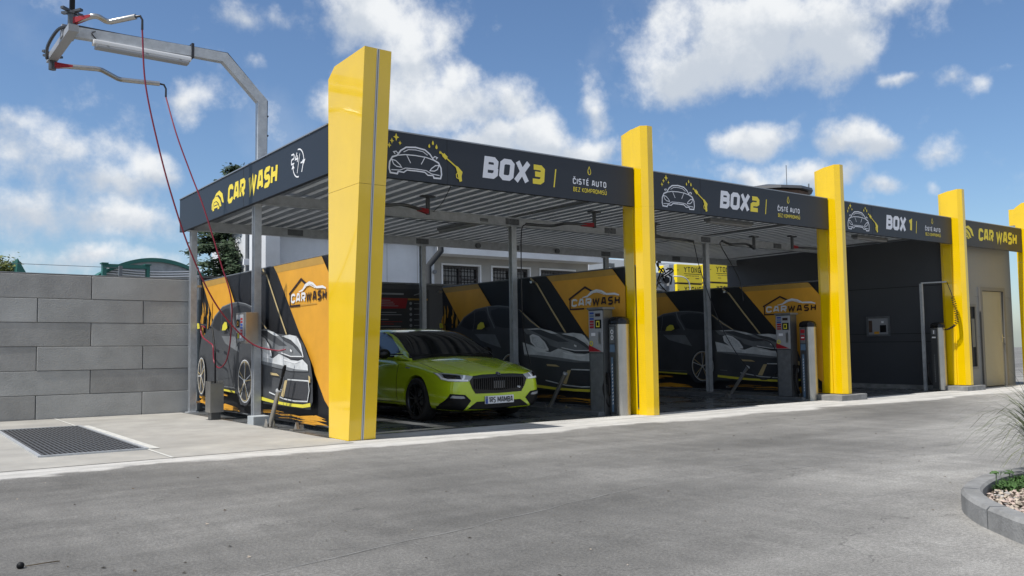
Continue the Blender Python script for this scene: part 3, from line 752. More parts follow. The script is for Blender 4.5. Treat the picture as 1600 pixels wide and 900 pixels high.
# vending window
v = thing('vending_machine', 'dark glazed vending machine front set in the wall left of the door', 'vending machine', (16.95, .38, .3))
bm = nb(); box(bm, 16.63, 17.29, .345, .9, .31, 1.82); link_mesh('cabinet', bm, 'black', v)
bm = nb()
for q in ((16.61, 17.31, 1.80, 1.86), (16.61, 17.31, .26, .32), (16.61, 16.66, .32, 1.80), (17.25, 17.31, .32, 1.80)): box(bm, q[0], q[1], .315, .344, q[2], q[3])
link_mesh('frame', bm, 'taupe_frame', v)
rr = random.Random(11); bm = nb(); box(bm, 16.67, 17.24, .344, .3446, .33, 1.79, mi=4)
for k in range(9):
    for j in range(4):
        z = .42+k*.15; x = 16.69+j*.085; 
        if rr.random() < .8: box(bm, x, x+.055, .332, .3435, z, z+rr.uniform(.05, .10), mi=rr.choice((0, 0, 1, 2, 3)))
link_mesh('goods', bm, ['label_grey', 'white', 'red', 'blue_panel', 'black'], v)
bm = nb(); box(bm, 17.06, 17.24, .325, .3435, .8, 1.5); link_mesh('keypad', bm, 'steel_dark', v)
# recessed panel in the dark side wall
v = thing('wall_control_panel', 'small framed control panel let into the dark side wall of bay 1', 'control panel', (15.70, 2.0, 1.2))
bm = nb()
for q in ((1.68, 2.30, 1.56, 1.60), (1.68, 2.30, 1.10, 1.14), (1.68, 1.72, 1.14, 1.56), (2.26, 2.30, 1.14, 1.56)): box(bm, 15.685, 15.718, q[0], q[1], q[2], q[3])
link_mesh('frame', bm, 'galv_dark', v)
bm = nb(); box(bm, 15.705, 15.719, 1.725, 2.255, 1.145, 1.555); link_mesh('plate', bm, 'label_grey', v)
bm = nb(); box(bm, 15.695, 15.704, 1.78, 1.94, 1.2, 1.38, mi=0); box(bm, 15.697, 15.704, 1.97, 2.1, 1.16, 1.22, mi=1); box(bm, 15.697, 15.704, 2.15, 2.24, 1.2, 1.5, mi=2); box(bm, 15.695, 15.704, 1.84, 1.90, 1.43, 1.48, mi=3); link_mesh('buttons', bm, ['black', 'print_orange', 'rust', 'white'], v)

# ------------------------------------------------------------------ printed banners between the bays
def banner(x, label):
    g = thing('printed_banner', label, 'banner', (x, 3.4, gz(x, 3.4)), 'printed tarpaulin banners beside the wash bays')
    bm = nb(); n = 60; y0, y1 = .34, 6.24; zb, zt = .03, 2.285
    def wav(y, z): return .012*math.sin(y*2.1)+.005*math.sin(y*9+z*2)*(z/2.3)**2+.004*math.sin(y*31)*max(0, (z-1.9)/.4)
    rows = [zb, .4, .8, 1.2, 1.6, 1.9, 2.1, 2.17, 2.285]; grid = []
    for z in rows: grid.append([bm.verts.new((x+wav(y0+(y1-y0)*i/n, z), y0+(y1-y0)*i/n, z)) for i in range(n+1)])
    for a, b in zip(grid, grid[1:]):
        for i in range(n): bm.faces.new((a[i], a[i+1], b[i+1], b[i]))
    bmesh.ops.solidify(bm, geom=bm.faces[:], thickness=-.004)
    link_mesh('tarpaulin', bm, 'print_black', g, smooth=40)
    # the print: coordinates (distance from the front, height)
    pr = Print(lambda u, v, h: (x-.020-h*1.6, u, v))
    def hem(pts): return pts
    pr.poly([(6.19, 2.28), (4.86, 2.285), (4.63, 2.05), (4.41, 1.82), (4.72, 1.80), (5.08, 1.7), (5.37, 1.55), (5.44, 1.45)], 'print_orange')
    pr.poly([(2.67, 2.285), (.95, 2.285), (.66, 1.98), (.66, .25), (.86, .38), (1.16, .71), (1.44, 1.05), (1.66, 1.24), (2.53, 2.17)], 'print_orange')
    pr.poly([(6.19, 2.283), (4.86, 2.283), (4.77, 2.19), (6.10, 2.17)], 'print_orange_hem'); pr.poly([(2.67, 2.284), (.95, 2.284), (.86, 2.18), (2.54, 2.18)], 'print_orange_hem')
    pr.line([(3.13, 2.28), (2.94, 2.16), (2.55, 1.70), (2.15, 1.25)], .035, 'print_gold')
    # worn brush strokes at the rear edge and along the foot
    rr = random.Random(4)
    for k in range(46):
        y = rr.uniform(5.55, 6.22); z = rr.uniform(.2, 1.75); L = rr.uniform(.1, .5)
        pr.line([(y, z), (y+rr.uniform(-.03, .03), z+L*.5), (y+rr.uniform(-.04, .04), min(1.9, z+L))], [rr.uniform(.01, .03), rr.uniform(.03, .10), .008], rr.choice(('print_orange', 'print_orange', 'print_orange_hem', 'print_black')))
    for y, z, L, w in ((6.0, .12, .5, .09), (6.1, .2, .35, .10), (5.7, .10, .6, .06), (4.95, .27, .5, .05), (5.1, .22, .35, .04), (4.7, .09, 1.0, .07), (4.95, .05, .7, .05), (4.3, .05, .6, .03), (1.25, .13, .8, .05), (1.1, .09, .7, .08), (.95, .14, .5, .07), (1.3, .06, .5, .03), (1.9, .10, .8, .012), (2.6, .13, .7, .010)):
        for q in range(4):
            dy = rr.uniform(-.12, .12); dz = rr.uniform(-.025, .03)
            pr.line([(max(.4, y-L/2+dy), max(.045, z+dz)), (y+dy, max(.05, z+dz+.01)), (min(6.2, y+L/2+dy), max(.045, z+dz-.01))], [.004, w*.55, .004], 'print_orange')
    # the painted sports car
    pr.poly([(6.18, .30), (6.20, .60), (6.16, 1.0), (6.05, 1.24), (5.75, 1.36), (5.59, 1.42), (5.29, 1.62), (4.87, 1.77), (4.42, 1.815), (4.08, 1.815), (3.75, 1.78), (3.4, 1.71), (3.1, 1.53), (2.79, 1.35), (2.4, 1.28), (2.11, 1.26), (1.66, 1.24), (1.44, 1.13), (1.2, .88), (1.13, .66), (1.12, .36), (1.2, .24), (3.3, .24), (3.4, .17), (3.95, .17), (4.1, .34), (5.2, .36), (5.6, .25), (6.0, .22)], 'print_body')
    pr.poly([(5.42, 1.45), (5.29, 1.58), (5.08, 1.67), (4.77, 1.73), (4.54, 1.735), (4.47, 1.66), (4.45, 1.55), (4.36, 1.42), (4.6, 1.38), (5.1, 1.37)], 'print_glass')
    pr.poly([(4.34, 1.66), (4.33, 1.73), (4.08, 1.765), (3.75, 1.74), (3.38, 1.65), (3.1, 1.46), (2.88, 1.36), (3.31, 1.36), (3.93, 1.38), (4.18, 1.42)], 'print_glass')
    pr.line([(5.5, 1.46), (5.29, 1.62), (4.87, 1.77), (4.42, 1.812), (4.08, 1.812), (3.75, 1.775), (3.4, 1.705), (2.82, 1.36)], .018, 'print_mid')
    pr.line([(4.46, 1.80), (4.42, 1.66), (4.30, 1.50), (4.22, 1.38)], .035, 'print_mid')
    pr.line([(3.4, 1.705), (3.1, 1.50), (2.79, 1.345)], .016, 'print_gold')
    pr.line([(4.90, 1.72), (4.92, 1.5), (5.02, 1.2), (5.15, .95), (5.12, .6), (5.05, .45)], .010, 'print_mid')
    pr.poly([(5.4, 1.34), (4.4, 1.33), (4.1, 1.1), (4.2, .6), (4.9, .55), (5.0, .9), (5.2, 1.2)], 'print_body')
    pr.poly([(4.9, 1.28), (4.2, 1.26), (4.0, 1.0), (4.25, 1.05), (4.7, 1.15)], 'print_mid')
    pr.poly([(3.32, 1.35), (2.80, 1.36), (2.3, 1.25), (2.11, 1.17), (1.79, 1.10), (1.50, .97), (1.44, .90), (1.85, .93), (2.24, .98), (2.53, 1.04), (2.62, 1.12), (2.85, 1.22), (3.2, 1.25)], 'print_mid')
    pr.poly([(3.2, 1.345), (2.9, 1.352), (2.5, 1.30), (2.3, 1.245), (2.6, 1.25), (3.0, 1.31)], 'print_silver')
    pr.poly([(3.1, 1.33), (2.8, 1.33), (2.4, 1.23), (2.0, 1.10), (2.3, 1.10), (2.7, 1.2)], 'print_body')
    pr.poly([(2.2, 1.24), (1.9, 1.255), (1.66, 1.23), (1.5, 1.12), (1.44, .98), (1.6, 1.08), (1.85, 1.18)], 'print_silver')
    pr.line([(1.62, 1.20), (1.5, 1.08), (1.42, .94)], .03, 'print_white')
    pr.poly([(3.32, 1.10), (3.12, 1.06), (2.95, 1.02), (2.7, .94), (2.52, .92), (2.30, .985), (2.1, .955), (1.85, .90), (1.6, .89), (1.44, .91), (1.27, .84), (1.25, .75), (1.85, .75), (2.44, .79), (3.27, .86)], 'print_silver')
    pr.poly([(3.3, .88), (2.9, .87), (2.3, .83), (1.7, .775), (1.26, .765), (1.25, .75), (1.85, .745), (2.44, .785), (3.27, .855)], 'print_mid')
    pr.poly([(2.20, .97), (1.85, .905), (1.5, .91), (1.44, .935), (1.8, .94)], 'print_black')
    pr.poly([(3.1, 1.03), (2.75, .97), (2.5, .90), (2.9, .93)], 'print_white'); pr.poly([(2.2, .93), (1.9, .885), (1.5, .88), (1.7, .85), (2.1, .89)], 'print_white')
    pr.line([(2.20, 1.0), (1.85, .95), (1.45, .95)], .014, 'print_white')
    pr.poly([(3.10, 1.22), (3.0, 1.25), (2.83, 1.21), (2.66, 1.10), (2.56, .98), (2.56, .945), (2.7, .945), (2.91, 1.0), (3.07, 1.1)], 'print_white')
    pr.poly([(3.05, 1.21), (2.84, 1.185), (2.69, 1.09), (2.62, .98), (2.72, .97), (2.90, 1.02), (3.03, 1.11)], 'print_silver')
    for y, z in ((2.94, 1.13), (2.83, 1.06), (2.74, 1.0), (2.86, 1.14)): pr.line([(y+.04*math.cos(a), z+.03*math.sin(a)) for a in [k*.785 for k in range(8)]], .012, 'print_white', closed=True)
    pr.line([(1.86, 1.04), (1.80, 1.02)], .03, 'print_white')
    pr.poly([(2.62, .71), (2.35, .70), (2.25, .665), (2.6, .675)], 'print_gold')
    pr.poly([(1.22, .70), (1.16, .68), (1.16, .60), (1.21, .61)], 'print_gold')
    pr.poly([(1.95, .62), (1.23, .62), (1.20, .50), (1.25, .36), (2.06, .38)], 'print_black'); pr.line([(1.95, .625), (1.22, .625), (1.19, .50), (1.25, .35), (1.7, .335), (2.1, .35), (2.65, .42)], .018, 'print_silver')
    pr.poly([(2.04, .61), (1.95, .615), (2.08, .37), (2.19, .385)], 'print_gold')
    pr.line([(3.27, .335), (2.9, .31), (2.4, .285), (1.85, .275), (1.4, .28), (1.15, .31)], [.05, .05, .04, .04, .045, .05], 'print_yellow')
    pr.line([(3.2, .47), (3.0, .46)], .022, 'print_mid')
    pr.line([(5.12, .39), (4.16, .36)], .032, 'print_yellow'); pr.line([(5.15, .44), (4.16, .43)], .012, 'print_mid')
    def wheel(cy, cz, ry, rz, s0=.0):
        E = lambda k, n=24: [(cy+k*ry*math.cos(2*math.pi*i/n), cz+k*rz*math.sin(2*math.pi*i/n)) for i in range(n)]
        pr.poly(E(1.0), 'print_black'); pr.line(E(.86), .016, 'print_silver', closed=True); pr.line(E(.80), .010, 'print_gold', closed=True)
        for i in range(5):
            a = s0+i*2*math.pi/5
            for d in (-.13, .13): pr.line([(cy, cz), (cy+.8*ry*math.cos(a+d), cz+.8*rz*math.sin(a+d))], .015, 'print_silver' if d < 0 else 'print_gold')
        pr.poly([(cy+.1*ry*math.cos(k*.785), cz+.1*rz*math.sin(k*.785)) for k in range(8)], 'print_silver')
    wheel(3.69, .55, .36, .385, .4); wheel(5.93, .58, .24, .37, .1)
    pr.poly([(4.78, 1.37), (4.74, 1.46), (4.64, 1.51), (4.54, 1.50), (4.50, 1.41), (4.6, 1.37)], 'print_yellow'); pr.line([(4.50, 1.38), (4.44, 1.33)], .04, 'print_black')
    pr.poly([(6.19, 1.50), (6.16, 1.53), (6.06, 1.52), (6.02, 1.43), (6.16, 1.42)], 'print_yellow')
    pr.line([(5.98, 1.50), (5.6, 1.48)], .03, 'print_black')
    pr.done('artwork', g)
    pr = Print(lambda u, v, h: (x-.031-h, -u, v))         # lettering reads towards the front
    q = lambda l: [(-(a+.43), b) for a, b in l]
    pr.line(q([(1.62, 1.83), (1.19, 2.025), (.99, 1.935)]), .035, 'print_brown'); pr.line(q([(1.585, 1.84), (1.585, 1.66), (1.22, 1.66)]), .028, 'print_brown')
    pr.line(q([(1.20, 1.66), (.66, 1.665)]), .012, 'print_orange_hem')
    text(pr, 'CAR', -1.985, 1.70, .135, .52, .25, 'print_white', slant=.1, gap=.12); text(pr, 'WASH', -1.445, 1.70, .135, .66, .22, 'print_brown', slant=.1, gap=.26)
    pr.line(q([(1.26, 1.85), (1.13, 1.865), (1.03, 1.93), (.90, 1.955), (.78, 1.935), (.66, 1.88), (.46, 1.875), (.36, 1.85)]), [.01, .03, .035, .04, .035, .03, .035, .02], 'print_white')
    pr.line(q([(1.10, 1.87), (.98, 1.92), (.88, 1.925), (.78, 1.90), (.70, 1.875)]), .012, 'print_white')
    pr.done('lettering', g)
    # eyelets and clamps that hold the tarpaulin to the posts
    for y in (3.0, 6.2):
        for z in (.1, 2.2): bm = nb(); box(bm, x-.12, x-.035, y-.03, y+.03, z-.02, z+.02); link_mesh('clamp', bm, 'steel', g)
    bm = nb(); tube(bm, [(x+.02, .34, 2.30), (x+.02, 6.24, 2.30)], .014, 8); tube(bm, [(x+.02, .36, .035), (x+.02, 6.24, .0)], .014, 8); link_mesh('wire_rail', bm, 'galv_dark', g)
    return g
b1 = banner(.22, 'sunlit orange and black banner with a dark sports car at the open left side')
def banner_copy(x, dy, label):
    c = copy_tree(b1); c.location = Vector(b1.location)+Vector((x-.22, dy, gz(x, 3)-gz(.22, 3)+.04)); c['label'] = label; return c
banner_copy(5.13, -.42, 'orange and black sports car banner behind the green car, between bays 3 and 2')
banner_copy(10.58, -.42, 'x')['label'] = 'shaded orange and black sports car banner between bays 2 and 1'
# low kerbs the banners stand on
for k, (x, lab) in enumerate(((5.0, 'low dark kerb between bays 3 and 2 under the banner'), (10.4, 'low dark kerb between bays 2 and 1 under the banner'))):
    bm = nb(); g = gz(x, 3); box(bm, x-.42, x+.12, .36, 6.3, g-.05, g+.09, bev=.01)
    tag(link_mesh('kerb', bm, 'galv_dark'), lab, 'kerb', 'kerbs between the wash bays')

# ------------------------------------------------------------------ overhead gantry with two booms
gt = thing('boom_gantry', 'tall bent galvanised gantry rising behind the side fascia, reaching left over the open bay', 'gantry', (.08, 2.86, ZT))
bm = nb(); path = [(.07, 2.87, 3.30), (.07, 2.87, 4.82), (-.50, 2.87, 5.385), (-.98, 2.87, 5.385), (-2.66, 2.87, 5.345)]
P2 = [Vector((p[0], p[2])) for p in path]; Lf = []; Rt = []
for i, p in enumerate(P2):
    d0 = (p-P2[i-1]).normalized() if i else (P2[1]-p).normalized(); d1 = (P2[i+1]-p).normalized() if i < len(P2)-1 else d0
    n0 = Vector((-d0.y, d0.x)); n1 = Vector((-d1.y, d1.x)); t_ = (n0+n1).normalized(); o_ = t_*(.07/t_.dot(n0)); Lf.append(p+o_); Rt.append(p-o_)
for i in range(len(P2)-1):
    q = [Lf[i], Lf[i+1], Rt[i+1], Rt[i]]; prism(bm, [tuple(v) for v in q], 'y', 2.815, 2.925)
bmesh.ops.remove_doubles(bm, verts=bm.verts[:], dist=.0005)
seen = {}
for f in bm.faces[:]:
    k_ = tuple(sorted(v.index for v in f.verts)) if False else tuple(round(c, 3) for c in f.calc_center_median())
    seen.setdefault(k_, []).append(f)
bmesh.ops.delete(bm, geom=[f for l_ in seen.values() if len(l_) > 1 for f in l_], context='FACES_ONLY')
for f in bm.faces: pass
link_mesh('arm', bm, 'galv', gt)
bm = nb(); tube(bm, [(.16, 2.90, 3.9), (.17, 2.90, 4.85), (-.44, 2.90, 5.48), (-.98, 2.90, 5.475), (-1.1, 2.90, 5.47), (-1.9, 2.88, 5.45), (-2.45, 2.87, 5.45)], .014, 6)
for a, b in zip([(.16, 4.0), (.16, 4.3), (.16, 4.6)], [0]*3): box(bm, .12, .185, 2.87, 2.925, a[1], a[1]+.02)
box(bm, -.985, -.95, 2.80, 2.94, 5.29, 5.50)
link_mesh('cable', bm, 'dark_hose', gt)
bm = nb(); beam(bm, (-2.58, 2.42, 5.26), (-2.60, 4.15, 5.31), .12, .09); box(bm, -2.66, -2.50, 2.78, 2.96, 5.255, 5.41); link_mesh('crossbar', bm, 'label_grey', gt)
bm = nb(); tube(bm, catmull([(-2.60, 2.6, 5.34), (-2.69, 2.9, 5.36), (-2.74, 3.4, 5.28), (-2.68, 3.95, 5.27)], 6), .022, 6); tube(bm, catmull([(-2.20, 2.84, 5.42), (-2.3, 2.8, 5.37), (-2.25, 2.79, 5.29)], 6), .008, 6); link_mesh('supply_hose', bm, 'dark_hose', gt)
lf = thing('light_fixture', 'long white weatherproof light fixture bolted under the gantry arm', 'light fixture', (-1.6, 2.85, 5.24))
bm = nb(); box(bm, -2.28, -.99, 2.78, 2.92, 5.225, 5.29, bev=.02); link_mesh('housing', bm, 'white', lf)
bm = nb(); box(bm, -2.25, -1.02, 2.775, 2.915, 5.175, 5.2245, bev=.02); link_mesh('diffuser', bm, 'label_grey', lf)
for x in (-2.1, -1.6, -1.15): bm = nb(); box(bm, x-.015, x+.015, 2.77, 2.93, 5.218, 5.228); link_mesh('clip', bm, 'steel', lf)
def boom(piv, pts, label, tall=False):
    t = thing('swivel_boom', label, 'swivel boom', piv, 'hose booms on the gantry'); x, y, z = piv
    bm = nb(); tube(bm, [(x, y, z-.09), (x, y, z+.10)], .05, 12); tube(bm, [(x, y, z+.10), (x, y, z+.13)], .07, 12)
    for a in range(4):
        c, s = math.cos(a*math.pi/2+.6), math.sin(a*math.pi/2+.6); beam(bm, (x, y, z+.13), (x+.16*c, y+.16*s, z+.14), .05, .03)
    link_mesh('swivel', bm, 'steel_dark', t)
    if tall: bm = nb(); box(bm, x-.03, x+.03, y-.03, y+.03, z+.15, z+.34); link_mesh('stub', bm, 'black', t)
    bm = nb(); P = [Vector(p) for p in pts]; P2 = []
    for i, p in enumerate(P):
        if i in (0, len(P)-1): P2.append(p); continue
        a = (P[i-1]-p).normalized()*.05; b = (P[i+1]-p).normalized()*.05; P2 += [p+a, p+(a+b)*.35, p+b]
    tube(bm, P2, .036, 12); link_mesh('tube', bm, 'steel', t, smooth=50)
    d = (P[1]-P[0]).normalized(); bm = nb(); q = P[0]+d*.0; s = d.cross(Vector((0, 0, 1))).normalized()*.035
    vs = [(q+Vector((0, 0, .045))), (q-Vector((0, 0, .045))), (q+d*.27-Vector((0, 0, .015))), (q+d*.27+Vector((0, 0, .015)))]
    A = [bm.verts.new(v+s) for v in vs]; B = [bm.verts.new(v-s) for v in vs]; bm.faces.new(A); bm.faces.new(B[::-1])
    for i in range(4): bm.faces.new((A[i], B[i], B[(i+1) % 4], A[(i+1) % 4]))
    link_mesh('bracket', bm, 'red', t)
    e = P[-1]; bm = nb(); tube(bm, [e, e+d*.06+Vector((0, 0, -.01)), e+d*.09+Vector((0, 0, -.07)), e+d*.09+Vector((0, 0, -.2))], [.016, .016, .014, .016], 8); link_mesh('hose_fitting', bm, 'dark_hose', t)
    return e+d*.09+Vector((0, 0, -.2))
e1 = boom((-2.59, 2.50, 5.36), [(-2.59, 2.50, 5.36), (-2.34, 2.30, 5.44), (-2.18, 2.40, 5.41), (-1.90, 2.10, 5.455)], 'upper swivel boom with a red bracket on the near end of the gantry crossbar', True)
e2 = boom((-2.60, 4.0, 5.22), [(-2.60, 4.00, 5.20), (-2.0, 3.82, 5.20), (-1.67, 4.18, 5.20), (-1.11, 4.06, 5.20)], 'lower swivel boom with a red bracket on the far end of the gantry crossbar')
def hose(pts, r, label, m='red_hose', name='pressure_hose', grp='red pressure hoses'):
    bm = nb(); tube(bm, catmull(pts, 10), r, 8); o = link_mesh(name, bm, m, smooth=60); tag(o, label, 'hose', grp); return o
hose([tuple(e1), (-1.79, 2.02, 4.56), (-1.64, 2.0, 3.81), (-1.44, 2.0, 3.07), (-1.18, 2.0, 2.32), (-.84, 2.0, 1.64), (-.42, 1.95, 1.16), (-.12, 1.8, 1.04), (.0, 1.70, 1.05)], .011, 'red pressure hose hanging from the upper boom down to the leaning lance')
hose([tuple(e2), (-.93, 3.75, 4.35), (-.76, 3.6, 3.75), (-.60, 3.45, 3.2), (-.40, 3.3, 2.4), (-.26, 3.2, 1.80), (-.20, 3.4, 1.25), (-.16, 3.7, .90), (-.14, 4.1, .76), (-.12, 4.45, .85), (-.11, 4.55, 1.1), (-.11, 4.75, 1.17), (-.11, 5.1, 1.26), (-.10, 5.25, 1.37), (-.10, 5.2, 1.45), (-.10, 5.0, 1.42)], .011, 'red pressure hose from the lower boom, looping behind the coin box')

# ------------------------------------------------------------------ coin box on the side post
t = thing('coin_box', 'stainless control box with red and blue buttons mounted on the left side post', 'control box', (-.1, 2.95, 1.4))
bm = nb(); box(bm, -.20, -.005, 2.74, 3.16, 1.14, 1.60, bev=.008); link_mesh('case', bm, 'steel', t)
bm = nb(); box(bm, -.212, -.2005, 2.80, 3.10, 1.18, 1.57); link_mesh('panel', bm, 'label_grey', t)
pr = Print(lambda u, v, h: (-.212-h, -u, v)); rr = random.Random(2)
for k in range(7): pr.poly([(-2.92, 1.52-.043*k), (-2.83, 1.52-.043*k), (-2.83, 1.49-.043*k), (-2.92, 1.49-.043*k)], 'red' if k not in (2, 3) else 'blue')
pr.poly([(-2.94, 1.22), (-2.86, 1.22), (-2.86, 1.27), (-2.94, 1.27)], 'white'); pr.poly([(-3.09, 1.50), (-2.96, 1.50), (-2.96, 1.38), (-3.09, 1.38)], 'black'); pr.poly([(-3.08, 1.30), (-2.97, 1.30), (-2.97, 1.22), (-3.08, 1.22)], 'print_yellow')
pr.line([(-3.03+.03*math.cos(a), 1.44+.03*math.sin(a)) for a in [k*.785 for k in range(8)]], .014, 'print_orange', closed=True)
pr.done('buttons', t)
bm = nb(); tube(bm, [(-.205, 3.0, 1.16), (-.24, 3.0, 1.10), (-.24, 3.0, 1.30)], .012); link_mesh('coin_slot', bm, 'steel_dark', t)
# white footing under the side post
bm = nb(); g = gz(0, 2.8); box(bm, -.10, .15, 2.68, 2.93, g, g+.13, bev=.01); tag(link_mesh('post_footing', bm, 'footing_pale'), 'small pale footing block at the foot of the left side post', 'footing')
# brush holder trough and leaning lance holders
t = thing('brush_holder', 'upright stainless trough standing on the concrete in front of the left banner', 'brush holder', (-.17, 4.2, gz(0, 4.2)))
g = gz(0, 4.2); bm = nb(); w = .008; x0, x1, y0, y1 = -.29, -.08, 4.08, 4.34; zb, zt = g+.13, g+.62
box(bm, x0, x0+w, y0, y1, zb, zt); box(bm, x1-w, x1, y0, y1, zb, zt); box(bm, x0+w, x1-w, y0, y0+w, zb, zt-.03); box(bm, x0+w, x1-w, y1-w, y1, zb, zt); box(bm, x0+w, x1-w, y0+w, y1-w, zb, zb+w)
link_mesh('trough', bm, 'steel', t)
bm = nb(); box(bm, x0+.03, x1-.03, y0+.05, y1-.05, g+.01, zb-.001); box(bm, x0, x1, y0+.02, y1-.02, g, g+.012); link_mesh('foot', bm, 'steel_dark', t)
t = thing('wash_brush', 'long handled black wash brush standing in the steel trough by the left banner', 'brush', (-.18, 4.2, g+.2))
bm = nb(); tube(bm, [(-.18, 4.20, g+.16), (-.15, 4.3, 1.0), (-.11, 4.6, 1.40), (-.11, 4.75, 1.43)], .014, 8); link_mesh('handle', bm, 'black', t)
bm = nb(); box(bm, -.24, -.12, 4.14, 4.28, g+.15, g+.30, bev=.02); link_mesh('head', bm, 'dark_hose', t)
def lance(x, y, label, tip=(.0, -.42, .62), gun=True, grp='lance holders on the bay floors'):
    g = gz(x, y); t = thing('lance_holder', label, 'lance holder', (x, y, g), grp); b = Vector((x, y, g+.03)); e = b+Vector(tip)
    bm = nb(); tube(bm, [b, e], .034, 12); link_mesh('sheath', bm, 'steel', t, smooth=50)
    bm = nb(); tube(bm, [e-Vector(tip)*.02, e+Vector(tip)*.02], .042, 12); link_mesh('collar', bm, 'galv', t, smooth=50)
    bm = nb(); box(bm, x-.09, x+.09, y-.06, y+.07, g, g+.015)
    prism(bm, [(y-.05, g+.015), (y+.07, g+.015), (y+.02, g+.13)], 'x', x-.06, x-.045); prism(bm, [(y-.05, g+.015), (y+.07, g+.015), (y+.02, g+.13)], 'x', x+.045, x+.06)
    link_mesh('bracket', bm, 'steel', t)
    if gun:
        d = Vector(tip).normalized(); l = thing('wash_lance', label.replace('lance holder', 'pressure lance').replace('sheath', 'lance'), 'lance', tuple(e), 'pressure lances resting in the holders')
        bm = nb(); tube(bm, [b+Vector(tip)*.3, e+d*.22], .011, 8); tube(bm, [e+d*.02, e+d*.2], .018, 8); link_mesh('pipe', bm, 'black', l)
        bm = nb(); q = e+d*.22; tube(bm, [q, q+d*.12, q+d*.2+Vector((0, 0, -.02))], [.02, .028, .018], 8); tube(bm, [q+d*.06, q+d*.02+Vector((0, .05, -.12))], .014, 8); link_mesh('grip', bm, 'black', l)
lance(-.06, 2.12, 'bright steel lance holder leaning in front of the left banner, hose attached', tip=(.02, -.27, .50))
lance(5.00-.30, 1.75, 'dark lance holder sheath leaning beside the banner right of the green car', tip=(.10, -.34, .62), gun=False)
lance(10.0, 2.15, 'dim lance holder sheath leaning beside the banner of bay 2', tip=(.10, -.42, .62), gun=False)
for (x, y, lab) in ((.02, 1.35, 'small steel floor bracket behind the bright leaning lance'), (4.75, 1.35, 'small steel floor bracket right of the dark leaning sheath')):
    g = gz(x, y); bm = nb(); box(bm, x-.08, x+.08, y-.05, y+.05, g+.01, g+.03); prism(bm, [(y-.04, g+.03), (y+.05, g+.03), (y, g+.12)], 'x', x-.02, x+.02); box(bm, x+.03, x+.08, y-.04, y+.02, g+.03, g+.08)
    tag(link_mesh('floor_bracket', bm, 'steel'), lab, 'bracket', 'floor brackets')

# ------------------------------------------------------------------ payment terminals and vacuum columns
def terminal(label):
    x, y = 4.70, .52; z0, z1 = -.075, 1.63
    t = thing('payment_terminal', label, 'payment terminal', (x, y, z0), 'payment terminals in the wash bays')
    bm = nb(); box(bm, 4.71, 4.91, .345, .695, z0, 1.60, bev=.006); link_mesh('cabinet', bm, 'steel_dark', t)
    bm = nb(); box(bm, 4.685, 4.95, .33, .71, 1.602, 1.64, bev=.008); link_mesh('hood', bm, 'galv_dark', t)
    bm = nb(); box(bm, 4.699, 4.709, .36, .68, .92, 1.585); link_mesh('panel', bm, 'label_grey', t)
    pr = Print(lambda u, v, h: (4.699-h, -u, v))
    B = lambda u0, u1, v0, v1, m: pr.poly([(u0, v0), (u1, v0), (u1, v1), (u0, v1)], m)
    for k in range(6): B(-.655, -.555, 1.53-.045*k, 1.562-.045*k, ('blue', 'blue_panel', 'blue', 'red', 'red', 'red')[k])
    B(-.52, -.40, 1.49, 1.54, 'print_brown'); B(-.53, -.38, 1.30, 1.44, 'black'); B(-.50, -.42, 1.32, 1.42, 'print_yellow'); B(-.485, -.44, 1.34, 1.40, 'black')
    B(-.62, -.52, 1.18, 1.23, 'lettering_white'); B(-.45, -.40, 1.05, 1.24, 'steel'); 
    pr.poly([(-.68, .93), (-.38, .93), (-.68, 1.04)], 'red'); pr.line([(-.62+.035*math.cos(a), 1.06+.035*math.sin(a)) for a in [k*.785 for k in range(8)]], .018, 'print_yellow', closed=True)
    pr.done('buttons', t)
    bm = nb(); box(bm, 4.704, 4.7095, .37, .67, -.02, .90); link_mesh('door', bm, 'galv_dark', t)
    bm = nb(); tube(bm, catmull([(4.78, .33, .52), (4.76, .29, .50), (4.76, .30, .30), (4.80, .325, .24)], 5), .02, 8); box(bm, 4.73, 4.83, .29, .343, .42, .60, bev=.008); link_mesh('hose_hook', bm, 'black', t)
    return t
t1 = terminal('stainless payment terminal with red and blue buttons beside the pillar of bay 3')
t2 = copy_tree(t1); t2.location += Vector((5.29, .24, -.04)); t2['label'] = 'stainless payment terminal with red and blue buttons beside the pillar of bay 2'
